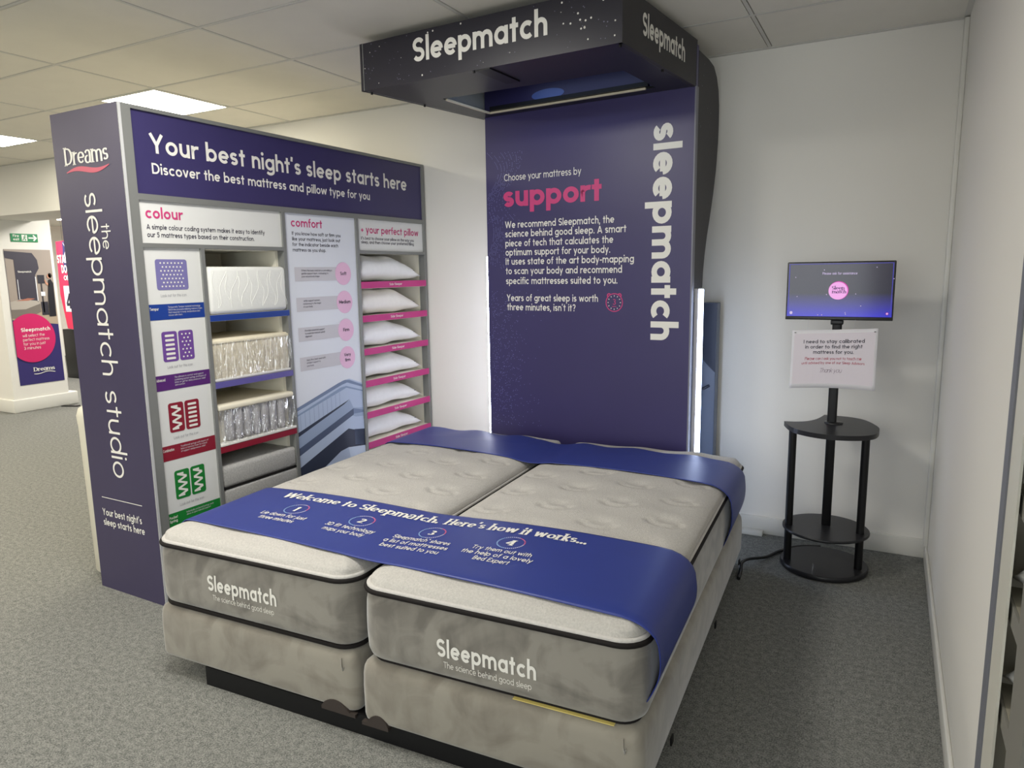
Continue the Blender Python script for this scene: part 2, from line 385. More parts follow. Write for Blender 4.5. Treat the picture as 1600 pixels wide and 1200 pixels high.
def text_polys(s, w=.11, track=.075, serif=False, word=.20):
    out = []; x = 0
    for c in s:
        st, dots, adv = glyph(c, w)
        if serif and c == 'a':
            st = [arc(.2, XH-.15, .15, .13, 165, 0, 9)+[(.35, .06), (.40, w*.3)], arc(.19, .15, .155, .13, 80, 360, 12)]; adv = .42
        loc = []
        for kk, p in enumerate(st):
            n0 = len(loc)
            strip(p, w, loc, serif)
            if serif and len(p) == 2 and abs(p[0][0]-p[1][0]) < .02 and abs(p[0][1]-p[1][1]) > .2 and c not in 't1':
                for q in p:
                    yy = min(max(q[1], DS), AS)
                    e = .05*w/.11
                    y0 = yy if yy < .3 else yy-w*.3
                    loc.append([Vector((q[0]-w/2-e, y0)), Vector((q[0]+w/2+e, y0)), Vector((q[0]+w/2+e, y0+w*.3)), Vector((q[0]-w/2-e, y0+w*.3))])
            for i in range(n0, len(loc)): loc[i] = (loc[i], kk)
        for dx, dy, rr in dots:
            loc.append(([Vector((dx+rr*math.cos(2*PI*k/10), dy+rr*math.sin(2*PI*k/10))) for k in range(10)], 0))
        for q, kk in loc: out.append(([(v.x+x, v.y) for v in q], kk))
        x += (word if c == ' ' else adv) + track
    return out, x-track
def layer_face(mb, pts, m, k=0):
    # strokes that cross lie a hair above one another, like layers of ink
    if k:
        P = [Vector(p) for p in pts]; n = (P[1]-P[0]).cross(P[2]-P[1])
        if n.length > 0:
            n = n.normalized()*.00025*k; pts = [p+n for p in P]
    mb.face(pts, m)
def put_text(mb, s, f, x0, y0, m, width=None, size=None, align='l', w=.11, track=.075, serif=False, shear=0.0, word=.20):
    """size = cap height; the text is fitted to width when given. f maps (u,v) to 3-D"""
    polys, adv = text_polys(s, w, track, serif, word)
    sy = (size/CH) if size else width/adv
    sx = width/adv if width else sy
    off = {'l': 0, 'c': -adv*sx/2, 'r': -adv*sx}[align]
    for q, kk in polys:
        layer_face(mb, [f(x0+off+(p[0]+shear*p[1])*sx, y0+p[1]*sy) for p in q], m, kk)
def disc(mb, f, cx, cy, rx, ry, m, n=28):
    mb.face([f(cx+rx*math.cos(2*PI*k/n), cy+ry*math.sin(2*PI*k/n)) for k in range(n)], m)
def rect(mb, f, x0, x1, y0, y1, m):
    mb.face([f(x0, y0), f(x1, y0), f(x1, y1), f(x0, y1)], m)
def rrect(mb, f, x0, x1, y0, y1, r, m):
    pts = []
    for cx, cy, a in ((x1-r, y1-r, 0), (x0+r, y1-r, 90), (x0+r, y0+r, 180), (x1-r, y0+r, 270)):
        pts += arc(cx, cy, r, r, a, a+90, 5)
    mb.face([f(*p) for p in pts], m)
LK = [0]
def line2(mb, f, pts, w, m):
    o = []; strip(pts, w, o, False); LK[0] = (LK[0]+1) % 4
    for q in o: layer_face(mb, [f(p.x, p.y) for p in q], m, LK[0])

# ================================================================== THE SETTING
XR = 0.25; YB = 4.26
mb = MB(); mb.box(-15, 1.2, -5, 9.2, -0.05, 0, carpet); fl = struct(mb.build('floor'), 'grey speckled carpet')
mb = MB()
mb.box(-6.2, XR+0.1, YB, YB+0.12, 0, CEIL+0.1, wall_m)
mb.box(-15, -6.2, YB, YB+0.12, 2.245, CEIL+0.1, wall_m)
struct(mb.build('wall_back'))
mb = MB(); mb.box(XR, XR+0.1, 1.885, YB, 0, CEIL+0.1, wall_m); struct(mb.build('wall_right'))
mb = MB(); mb.box(1.0, 1.1, -5, 1.885, 0, CEIL+0.1, wall_m); struct(mb.build('wall_side'))
mb = MB(); mb.box(-15, 1.1, -5.1, -5, 0, CEIL+0.1, wall_m); struct(mb.build('wall_rear'))
mb = MB(); mb.box(-15.1, -15, -5, 9.2, 0, CEIL+0.1, wall_m); struct(mb.build('wall_left'))
mb = MB(); mb.box(-15, -6, 9.2, 9.3, 0, CEIL+0.1, wall_m); struct(mb.build('wall_far'))
# a square pillar that stands in the opening to the next room
mb = MB(); mb.box(-9.95, -9.08, 4.466, 5.10, 0, CEIL+0.05, wall_m); struct(mb.build('wall_pillar'))
mb = MB(); mb.box(-9.96, -9.055, 4.44, 5.20, 0, 0.16, skirt_m, 0.012); struct(mb.build('baseboard_pillar'))
# ceiling of the next room, lower than the shop's
mb = MB(); mb.box(-15, -6, YB+0.12, 9.2, 2.62, 2.7, wall_m); mb.box(-15, -6, YB+0.12, 4.9, 2.25, 2.7, wall_m)
struct(mb.build('ceiling_back'))
# suspended ceiling: bars, tiles with a dark gap round each, plenum above
GX, GY, SX, SY = -4.188, 2.484, 1.176, 0.6
mb = MB()
mb.box(-15, 1.1, -5, YB, CEIL+0.035, CEIL+0.06, plenum_m)
xs = [GX+SX*k for k in range(-10, 6)]; ys = [GY+SY*k for k in range(-13, 4)]
lights = [(-4.776, -4.204, 3.092, 3.676), (-7.112, -6.552, 3.092, 3.676)]
for i in range(len(xs)-1):
    for j in range(len(ys)-1):
        x0, x1, y0, y1 = xs[i]+.013, xs[i+1]-.013, ys[j]+.013, min(ys[j+1]-.013, YB-0.03)
        for L in lights:
            if x0 < L[0] < x1 and abs((L[2]+L[3])/2-(y0+y1)/2) < .2: x1 = L[0]-.02
        if x0 < 1.0: mb.box(x0, min(x1, 1.05), y0, y1, CEIL, CEIL+0.015, tile_m)
for x in xs:
    if x < 1: mb.box(x-.0085, x+.0085, -5, YB, CEIL-.002, CEIL+.03, bar_m)
for y in ys: mb.box(-15, 1.05, y-.0085, y+.0085, CEIL-.0018, CEIL+.03, bar_m)
struct(mb.build('ceiling'))
mb = MB(); mb.box(-15, XR, YB-.026, YB, CEIL-.004, CEIL+.03, bar_m); mb.box(XR-.024, XR, 1.885, YB-.03, CEIL-.004, CEIL+.03, bar_m); struct(mb.build('trim_1'))
mb = MB(); mb.box(XR-.022, XR, YB-.06, YB, 0.08, CEIL-.01, skirt_m, 0.004); struct(mb.build('trim_2'))
mb = MB(); mb.box(-6.2, XR, YB-.016, YB, 0, 0.105, skirt_m, 0.004); struct(mb.build('baseboard_back'))
mb = MB(); mb.box(XR-.014, XR, 1.885, YB-.02, 0, 0.085, skirt_m, 0.004); struct(mb.build('baseboard_right'))
mb = MB(); mb.box(-1.6, -0.59, YB-.07, YB-.018, 0, 0.028, skirt_m, 0.004); struct(mb.build('trim_3'))
mb = MB(); mb.box(XR-.004, XR+.03, 1.826, 1.885, 0, CEIL, mat('joint_grey', (112, 114, 122), 0.6)); struct(mb.build('trim_4'))

# ceiling light panels in the picture
for i, (L, lab) in enumerate(zip(lights, ('square lit ceiling panel right above the tall navy display unit', 'square lit ceiling panel at the far left, beyond the navy end panel'))):
    t = thing('ceiling_light', lab, 'light', ((L[0]+L[1])/2, (L[2]+L[3])/2, CEIL), 0, 'lit panels in the suspended ceiling')
    a, b = (L[1]-L[0])/2, (L[3]-L[2])/2
    mb = MB(); mb.box(-a+.006, a-.006, -b+.006, b-.006, -.001, .012, panel_m); mb.build('diffuser', t)
    mb = MB()
    for x0, x1, y0, y1 in ((-a, -a+.012, -b, b), (a-.012, a, -b, b), (-a+.012, a-.012, -b, -b+.012), (-a+.012, a-.012, b-.012, b)): mb.box(x0, x1, y0, y1, -.003, .014, bar_m)
    mb.build('frame', t)
t = thing('ceiling_light', 'long bright light in the far room above the red sale banner', 'light', (-11.6, 7.3, 2.6))
mb = MB(); mb.box(-.9, .9, -.15, .15, -.05, .0, panel_m); mb.build('diffuser', t)

# ================================================================== DISPLAY UNIT
UA = -0.01575; UO = (-2.994, 2.031, 0); UD, UH, UL = 0.515, 2.32, 2.215
U = thing('mattress_display_unit', 'tall navy and grey display unit with shelves of mattress samples and pillows', 'display unit', UO, UA)
def fu(e=0.0025): return lambda s, z: (e, s, z)
FX = -0.012                                  # boards sit a little behind the grey frame
def fb(e=0.0012): return lambda s, z: (FX+e, s, z)
# grey carcass: posts, rails
mb = MB()
post = [(0, .03), (.345, .37), (.878, .90), (1.478, 1.503), (2.192, 2.215)]
def rail(s0, s1, z0, z1): mb.box(-0.05, 0, s0, s1, z0, z1, grey_m)
mb.box(-.05, 0, 0, .047, 0, UH, grey_m); mb.box(-.05, 0, 2.19, UL, 0, UH, grey_m)
rail(.047, 2.19, 2.303, UH); rail(.047, 2.19, 1.912, 1.94)
rail(.878, .90, .02, 1.912); rail(1.480, 1.503, .02, 1.912)
rail(.347, .368, .02, 1.703); rail(.047, .878, 1.703, 1.722); rail(1.503, 2.19, 1.698, 1.717)
rail(.047, 2.19, 0, .03)
mb.build('frame', U)
# carcass box behind
mb = MB()
mb.box(-UD, -UD+.02, .02, UL, 0, UH-.005, inner_m)          # back
mb.box(-UD+.02, -.05, 0.022, .36, 0.02, 1.712, inner_m)     # solid behind the icon board
mb.box(-UD+.02, -.05, .86, 1.497, 0.02, 1.93, inner_m)      # behind the comfort board
mb.box(-UD+.02, -.05, .022, 2.2, 1.70, UH-.01, inner_m)     # behind the header
mb.box(-UD+.02, -.006, 2.196, UL-.002, 0.02, UH-.01, inner_m)
mb.build('carcass', U)
# shelves
for z in (1.345, 1.005, .668, .33):
    mb = MB(); mb.box(-UD+.02, -.008, .366, .88, z-.002, z+.032, inner_m); mb.build('shelf', U)
for z in (1.478, 1.263, 1.050, .841, .634, .432):
    mb = MB(); mb.box(-UD+.02, -.008, 1.50, 2.194, z-.002, z+.038, inner_m); mb.build('shelf', U)
for z, m, nm in ((1.345, blue_m, 'blue'), (1.005, lav_m, 'lavender'), (.668, red_m, 'red'), (.33, green_m, 'green')):
    mb = MB(); mb.box(-.006, .002, .368, .888, z, z+.031, m); o = mb.build('shelf_edge_strip', U); o['label'] = nm + ' strip along the shelf edge'
for z in (1.478, 1.263, 1.050, .841, .634, .432):
    mb = MB(); mb.box(-.006, .002, 1.503, 2.197, z, z+.042, pink_m); o = mb.build('shelf_edge_strip', U); o['label'] = 'pink strip along the shelf edge'
    l = MB(); put_text(l, 'Side Sleeper', fu(.0028), 1.85, z+.014, ink_w, size=.016, align='c', width=.135); l.build('lettering', o)
# end panel
mb = MB(); mb.box(-UD, 0, -.012, .0, 0.0, UH, mat('end_panel_print', (62, 56, 84), 0.42, noise=0.04, nscale=3), 0.0); mb.box(-.004, .003, -.012, .0, 0.0, UH, mat('edge_silver', (190, 190, 190), .4)); ep = mb.build('end_panel', U)
l = MB(); fe = lambda x, z: (x, -.0135, z)
put_text(l, 'Dreams', fe, -.43, 2.083, ink_w, width=.335, size=.082, w=.125, track=.03, serif=True)
pts = []
for k in range(17):
    t = k/16; pts.append((-.425+.33*t, 2.052+.012*math.sin(t*2*PI)*(1-.2*t)+.014*t*t))
for k in range(16):
    w0, w1 = [.002+.010*math.sin(PI*(j/16)) for j in (k, k+1)]
    l.face([fe(pts[k][0], pts[k][1]-w0), fe(pts[k+1][0], pts[k+1][1]-w1), fe(pts[k+1][0], pts[k+1][1]+w1), fe(pts[k][0], pts[k][1]+w0)], mat('ink_coral', (206, 92, 112), .5))
fv = lambda u, v: (-.310+v, -.0135, 1.952-u)
put_text(l, 'sleepmatch studio', fv, 0, 0, ink_w, width=1.345, size=.122, w=.068, track=.085, word=.28)
fv2 = lambda u, v: (-.203+v, -.0135, 1.811-u)
put_text(l, 'the', fv2, 0, 0, ink_w, width=.113, size=.065, w=.075)
rect(l, fe, -.43, -.107, .487, .4905, ink_w)
put_text(l, 'Your best night’s', fe, -.436, .394, ink_w, width=.315, size=.036, w=.11)
put_text(l, 'sleep starts here', fe, -.436, .342, ink_w, width=.330, size=.036, w=.11)
l.build('lettering', ep)
# header
mb = MB(); mb.box(-.05, FX, .047, 2.19, 1.94, 2.303, navy_m); hp = mb.build('header_panel', U)
l = MB()
put_text(l, 'Your best night’s sleep starts here', fb(), .132, 2.126, ink_w, width=1.893, size=.086, w=.12)
put_text(l, 'Discover the best mattress and pillow type for you', fb(), .133, 2.034, ink_w, width=1.505, size=.048, w=.115)
l.build('lettering', hp)
# colour board
mb = MB(); mb.box(-.05, FX, .030, .878, 1.722, 1.912, white_m); bp = mb.build('colour_board', U)
l = MB()
put_text(l, 'colour', fb(), .080, 1.834, ink_p, width=.19, size=.050, w=.125)
put_text(l, 'A simple colour coding system makes it easy to identify', fb(), .080, 1.785, ink_d, width=.680, size=.0225, w=.105)
put_text(l, 'our 5 mattress types based on their construction.', fb(), .080, 1.750, ink_d, width=.608, size=.0225, w=.105)
l.build('lettering', bp)
# icon board
mb = MB(); mb.box(-.05, FX, .03, .347, .03, 1.703, white_m); ib = mb.build('icon_board', U)
l = MB(); f = fb()
def icon(x0, x1, z0, z1, m, kind):
    rrect(l, f, x0, x1, z0, z1, .012, m); g = fb(.0024); wd = x1-x0; ht = z1-z0
    if kind == 'dots7':
        for r in range(7):
            n = 7 if r % 2 == 0 else 6
            for k in range(n): disc(l, g, x0+wd*(.16+.68*(k+(.5 if n == 6 else 0))/6), z1-ht*(.12+.76*r/6), .0046, .0042, ink_w, 8)
    if kind == 'dots3':
        for r in range(7):
            n = 3 if r % 2 == 0 else 2
            for k in range(n): disc(l, g, x0+wd*(.24+.52*(k+(.5 if n == 2 else 0))/2), z1-ht*(.12+.76*r/6), .0048, .0044, ink_w, 8)
    if kind == 'bars':
        for r in range(6): rrect(l, g, x0+wd*.2, x1-wd*.2, z1-ht*(.12+.15*r)-.008, z1-ht*(.12+.15*r)+.003, .004, ink_w)
    if kind == 'zig':
        p = []
        for k in range(7): p.append((x0+wd*(.2 if k % 2 == 0 else .8), z1-ht*(.12+.76*k/6)))
        for k in range(6): line2(l, g, [p[k], p[k+1]], .010, ink_w)
        for k in (0, 6): line2(l, g, [(p[k][0]-.003, p[k][1]), (p[k][0]+wd*.4, p[k][1])], .009, ink_w)
icon(.104, .270, 1.508, 1.650, icon_lav, 'dots7')
for a, b, m, z in (('bars', 'dots3', icon_pur, 1.171), ('zig', 'bars', red_m, .830), ('zig', 'zig', green_m, .498)):
    icon(.103, .184, z, z+.143, m, a); icon(.191, .271, z, z+.143, m, b)
for z in (1.476, 1.139, .797, .463): put_text(l, 'Look out for this icon', f, .187, z, ink_g, width=.135, size=.014, align='c', w=.08)
bands = [(1.370, blue_m, 'Tempur', ['Temporarily Tempur material technology', 'NASA-like pressure-relieving memory foam', 'that responds to body temperature and', 'moves with them.']),
         (1.037, purp_m, 'Advanced', ['The ultimate in comfort and support', 'combining pocket springs and layers of', 'latex or gel for deep pressure relief', 'and comfort.']),
         (.698, red_m, 'Combination', ['Traditional springs with layers of', 'latex or memory foam for a level', 'of support and pressure relief']),
         (.366, green_m, 'Pocket', ['Individually pocketed springs work', 'alone to give tailored support'])]
for z, m, nm, lines in bands:
    rect(l, f, .03, .347, z, z+.073, m)
    g = fb(.0024)
    put_text(l, nm, g, .056, z+.045, ink_w, size=.014, width=.045 if len(nm) < 9 else .058, w=.12)
    if nm == 'Pocket': put_text(l, 'Spring', g, .056, z+.027, ink_w, size=.014, width=.042, w=.12)
    for k, s in enumerate(lines): put_text(l, s, g, .150, z+.054-.0125*k, ink_lg, width=.0046*len(s), size=.0085, w=.09)
l.build('print', ib)
# comfort board
mb = MB(); mb.box(-.05, FX, .90, 1.481, .03, 1.912, boardb_m); cb = mb.build('comfort_board', U)
l = MB()
put_text(l, 'comfort', f, .953, 1.838, ink_p, width=.243, size=.047, w=.115)
for k, (s, w_) in enumerate((('If you know how soft or firm you', .393), ('like your mattress, just look out', .388), ('for the indicator beside each', .368), ('mattress as you shop.', .262))):
    put_text(l, s, f, .955, 1.792-.0305*k, ink_d, width=w_, size=.0195, w=.095)
soft = [(1.573, 'Soft', ['Offers the least resistance, providing a', 'gentle support layer, contouring to', 'your natural body shape']), (1.400, 'Medium', ['Gentle support system,', 'conforming to the shape', 'of your body']),
        (1.228, 'Firm', ['Provides essential support', 'to maintain natural spinal', 'alignment']), (1.056, 'Very', ['Very firm, best used with', 'ambient support to', 'your body'])]
for z, nm, lines in soft:
    g = fb(.0022); h_ = fb(.0034)
    rect(l, f, .958, 1.34, z-.040, z+.040, ink_lg); disc(l, g, 1.354, z, .070, .069, ink_lp, 36)
    for k, s in enumerate(lines): put_text(l, s, g, 1.008, z+.016-.017*k, ink_d, width=.0062*len(s), size=.010, w=.09)
    if nm == 'Very':
        put_text(l, 'Very', h_, 1.354, z+.008, ink_d, size=.020, align='c', w=.12); put_text(l, 'firm', h_, 1.354, z-.025, ink_d, size=.020, align='c', w=.12)
    else: put_text(l, nm, h_, 1.354, z-.009, ink_d, size=.021, align='c', w=.12)
l.build('lettering', cb)
# printed picture of mattress layers on the comfort board
l = MB(); g0 = [fb(.0010+.0004*k) for k in range(12)]
B = [(mat('print_blue_%d' % k, c, .5)) for k, c in enumerate([(184, 198, 222), (158, 174, 202), (120, 136, 168), (78, 90, 118), (44, 52, 74), (206, 218, 236), (140, 158, 190)])]
def poly(k, pts, m): l.face([g0[k](*p) for p in pts], B[m])
poly(0, [(.90, .78), (1.30, .915), (1.36, .92), (1.481, .875), (1.481, .05), (.90, .05)], 0)       # ground of the print
poly(1, [(.90, .805), (1.26, .905), (1.32, .917), (1.36, .912), (1.481, .865), (1.481, .85), (1.34, .898), (1.29, .89), (.90, .785)], 2)
poly(1, [(.90, .765), (1.28, .875), (1.33, .878), (1.481, .83), (1.481, .82), (1.33, .866), (.90, .755)], 6)
for k in range(10): poly(2, [(.93+.037*k, .675+.0095*k), (.9345+.037*k, .675+.0095*k), (.9345+.037*k, .762+.0105*k), (.93+.037*k, .762+.0105*k)], 1)
poly(3, [(.90, .66), (1.355, .79), (1.30, .765), (.90, .635)], 4)
poly(2, [(.90, .635), (1.355, .785), (1.385, .73), (1.481, .715), (1.481, .66), (1.385, .67), (.90, .56)], 1)
poly(3, [(.90, .565), (1.385, .725), (1.385, .685), (.90, .52)], 3)
poly(3, [(1.385, .725), (1.481, .70), (1.481, .685), (1.385, .69)], 2)
poly(4, [(.90, .52), (1.37, .68), (1.481, .64), (1.481, .55), (1.40, .585), (1.36, .60), (.90, .44)], 0)
poly(5, [(.90, .45), (1.33, .605), (1.39, .585), (1.481, .575), (1.481, .46), (1.34, .48), (1.28, .455), (.90, .30)], 4)
poly(5, [(1.385, .59), (1.481, .575), (1.481, .47), (1.385, .49)], 3)
poly(6, [(.90, .315), (1.25, .475), (1.32, .485), (1.34, .40), (1.10, .30), (.90, .20)], 0)
poly(6, [(1.32, .485), (1.481, .465), (1.481, .36), (1.34, .40)], 5)
poly(7, [(.90, .20), (1.34, .40), (1.481, .36), (1.481, .30), (.90, .10)], 3)
l.build('print', cb)
# pillow board
mb = MB(); mb.box(-.05, FX, 1.503, 2.19, 1.717, 1.912, white_m); pb = mb.build('pillow_board', U)
l = MB()
put_text(l, '+ your perfect pillow', f, 1.538, 1.826, ink_p, width=.602, size=.046, w=.11)
put_text(l, 'It’s best to choose your pillow on the way you', f, 1.535, 1.785, ink_d, width=.550, size=.0195, w=.095)
put_text(l, 'sleep, and then choose your preferred filling', f, 1.535, 1.760, ink_d, width=.548, size=.0195, w=.095)
l.build('lettering', pb)

# ---- mattress samples on the colour shelves
def ulocal(x, s, z):
    c, sn = math.cos(UA), math.sin(UA)
    return (UO[0]+c*x-sn*s, UO[1]+sn*x+c*s, z)
def softbox(mb, x0, x1, y0, y1, z0, z1, m, bev=.02, jit=.0, seed=1, n=3):
    bm = bmesh.new(); bmesh.ops.create_cube(bm, size=1)
    for v in bm.verts: v.co = Vector(((x0+x1)/2+v.co.x*(x1-x0), (y0+y1)/2+v.co.y*(y1-y0), (z0+z1)/2+v.co.z*(z1-z0)))
    bmesh.ops.bevel(bm, geom=list(bm.edges), offset=bev, segments=n, profile=.5, affect='EDGES')
    mb.add_bm(bm, m, True); bm.free()
sw, sd = .505, .40
def sample(label, z):
    return thing('mattress_sample', label, 'mattress sample', ulocal(-.205, .630, z), UA, 'cut mattress samples on the colour shelves')
S1 = sample('white quilted foam sample block on the top blue-edged shelf', 1.378)
mb = MB(); softbox(mb, -.2, .205, -.255, .255, 0, .238, smpw_m, .022); mb.build('body', S1)
mb = MB(); random.seed(3)                     # stitched waves on the front
for k in range(13):
    y0 = -.22+.037*k; p = []
    for j in range(15):
        t = j/14; p.append((.2055, y0+.055*(t-.5)*(1 if k % 2 else -.4)+.012*math.sin(t*7+k*.6), .03+.185*t))
    mb.tube(p, .0011, smpw_m, 6)
mb.build('stitching', S1)
S2 = sample('cream foam sample in clear crinkled film on the lavender-edged shelf', 1.038)
mb = MB(); softbox(mb, -.2, .190, -.255, .255, .012, .150+.065, cream_m, .012); mb.build('body', S2)
mb = MB(); mb.box(-.2, .196, -.257, .257, .190, .208, cream_m, .005); mb.build('top_layer', S2)
mb = MB(); softbox(mb, -.2, .2, -.258, .258, .0, .014, mat('film_edge', (238, 236, 228), .4), .004); mb.build('base_sheet', S2)
def film(t, x, y0, y1, z0, z1, seed):
    random.seed(seed); rows = []
    ph = [random.uniform(0, 6) for _ in range(6)]
    for i in range(9):
        z = z0+(z1-z0)*i/8
        rows.append([(x+.004*math.sin(k*.9+ph[0]+i*.25)+.003*math.sin(k*2.3+ph[1]-i*.5), y0+(y1-y0)*k/60, z) for k in range(61)])
    mb = MB(); mb.grid(rows, film_m); mb.build('clear_film', t)
film(S2, .204, -.255, .255, .012, .195, 5)
S3 = sample('open pocket-spring sample in clear film on the red-edged shelf', .700)
mb = MB(); softbox(mb, -.2, .17, -.255, .255, .0, .21, mat('sample_felt', (232, 228, 216), .9, noise=.04, nscale=90), .03); mb.build('body', S3)
for k in range(7):
    mb = MB(); y = -.175+.058*k*1.0
    mb.lathe([(.010, .018), (.024, .024), (.0275, .05), (.0262, .10), (.0278, .15), (.022, .178), (.01, .182)], .172, y, spring_m, 16); o = mb.build('pocket_spring', S3)
mb = MB(); softbox(mb, -.2, .206, -.255, .255, .184, .214, mat('sample_top', (236, 228, 206), .9), .01); mb.build('top_layer', S3)
mb = MB(); softbox(mb, -.2, .208, -.258, .258, .0, .016, mat('film_edge', (238, 236, 228), .4), .004); mb.build('base_sheet', S3)
film(S3, .208, -.252, .252, .014, .188, 9)
S4 = sample('thick grey woven sample with a dark seam on the lowest open shelf', .363)
mb = MB(); softbox(mb, -.2, .2, -.257, .257, .112, .228, smpg_m, .022); mb.build('body', S4)
mb = MB(); softbox(mb, -.2, .2, -.257, .257, .0, .108, smpg_m, .018); mb.build('lower_layer', S4)
mb = MB(); mb.box(-.19, .197, -.252, .252, .105, .115, pip_m); mb.build('seam', S4)

# ---- pillows on the right-hand shelves
def pillow_mesh(name, parent, m, ln, wd, th, seed, droop=0.0, nx=26, ny=18):
    random.seed(seed); a = [random.uniform(0, 6) for _ in range(8)]
    mb = MB()
    def pt(u, v, side):
        e = max(0, (1-abs(u)**(2.3 if u > 0 else 5.0)))**(.6 if u > 0 else .45)*max(0, (1-abs(v)**2.6))**.48
        pin = 1-.10*(abs(u)**2)*(1-abs(v))-.0
        z = th*.5*e*(1.0+.10*math.sin(3.1*u+a[0])*math.cos(2.2*v+a[1]))+.006*math.sin(7*u+a[2]+3*v)*e
        z = z*(1.15 if side > 0 else .85)
        zz = th*.42*(1-.55*max(0, u)**2.5)+side*z-droop*(max(0, -u-.2)**2)+droop*.4*max(0, u-.3)**2
        return (v*wd/2*(1-.07*(1-abs(u)**2)*abs(v)**3), u*ln/2*(1-.05*(1-abs(v)**2)), max(zz, .003+.002*e))
    for side in (1, -1):
        rows = [[pt(-1+2*i/nx, -1+2*j/ny, side) for j in range(ny+1)] for i in range(nx+1)]
        if side < 0: rows = rows[::-1]
        mb.grid(rows, m)
    return weld(mb.build(name, parent), .0008)
zs = [1.516, 1.301, 1.088, .879, .672, .470]
labs = ['plump white pillow on the topmost pillow shelf', 'ivory white pillow on the second pillow shelf from the top', 'smooth white pillow on the third pillow shelf from the top', 'flat white pillow on the third pillow shelf from the bottom', 'creased white pillow on the second pillow shelf from the bottom', 'creased white pillow on the lowest visible pillow shelf']
for k, z in enumerate(zs):
    t = thing('pillow', labs[k], 'pillow', ulocal(-.232, 1.832-.008*k, z), UA, 'pillows on the display shelves')
    th = [.178, .172, .170, .160, .160, .165][k]
    pillow_mesh('cover', t, pil_m if k != 1 else pilw_m, .635, .44, th, 20+k)
    mb = MB(); mb.box(.172, .200, .255, .275, th*.40, th*.40+.002, mat('care_tag', (70, 74, 96), .6)); mb.build('care_tag', t)

# ---- cream bin behind the end panel
t = thing('litter_bin', 'slim cream bin standing behind the navy end panel', 'bin', (-3.655, 2.235, 0))
mb = MB(); mb.lathe([(.115, 0), (.125, .01), (.135, .80), (.136, .815)], 0, 0, bin_m, 36); mb.build('body', t)
mb = MB(); mb.lathe([(.137, .815), (.139, .86), (.128, .895), (.09, .918), (.02, .922)], 0, 0, bin_m, 36); mb.build('lid', t)

# ================================================================== BED
BA = 0.048; BO = Vector((-2.494, 1.647, 0))
def bw(u, v, z=0.0):
    c, s = math.cos(BA), math.sin(BA)
    return Vector((BO.x+c*u-s*v, BO.y+s*u+c*v, z))
BW, BL, GAP = .965, 2.03, .032
ZB, ZT, ZP = .076, .294, .546
def rr_loop(w, l, r, n=6, sub=0):
    """rounded rectangle 0..w, 0..l, straight sides subdivided"""
    out = []
    cs = ((w-r, l-r, 0), (r, l-r, 90), (r, r, 180), (w-r, r, 270))
    for i, (cx, cy, a) in enumerate(cs):
        out += arc(cx, cy, r, r, a, a+90, n)
        nx, ny, na = cs[(i+1) % 4]
        p = out[-1]; q = (nx+r*math.cos(math.radians(na)), ny+r*math.sin(math.radians(na)))
        for k in range(1, sub+1): out.append((p[0]+(q[0]-p[0])*k/(sub+1), p[1]+(q[1]-p[1])*k/(sub+1)))
    return out
def inset_loop(w, l, r, d, n=6, sub=0):
    rr = max(.012, r-d) if d > 0 else r-d
    return [(x+d, y+d) for x, y in rr_loop(w-2*d, l-2*d, rr, n, sub)]
def side_inset(z):
    t = (z-ZT)/(ZP-ZT)
    return .004+.030*max(0, 1-t/.16)**2-.006*math.sin(PI*t)+.006*max(0, (t-.86)/.14)
def ztop(u, v):
    d = max(0, min(u, BW-u, v, BL-v)); t = min(d/.115, 1)
    return ZP+.014+.042*math.sqrt(max(0, 1-(1-t)**2.2))+.016*math.sin(PI*min(max(u/BW, 0), 1))*math.sin(PI*min(max(v/BL, 0), 1))**.5+.006*math.sin(PI*max(0, min(1, v/BL)))+.007*math.sin(20.5*u-.9)*max(0, min(1, (v-1.72)/.2))*t
# black metal frame under both bases
fr = thing('metal_bedstead', 'low black metal support carrying the two grey divans', 'bed support', BO, BA)
mb = MB(); mb.box(.235, 1.80, .004, .045, 0, ZB-.001, black_m); o = mb.build('front_bar', fr)
for v in (.31, 1.14, 1.86):
    mb = MB(); mb.box(.10, 1.935, v, v+.05, 0, ZB-.001, black_m); mb.box(1.9665, 1.973, v+.005, v+.035, .045, .074, black_m, .002); mb.build('cross_bar', fr)
mb = MB(); mb.box(.96, 1.0, .05, 1.9, 0.02, ZB-.002, black_m); mb.build('centre_rail', fr)

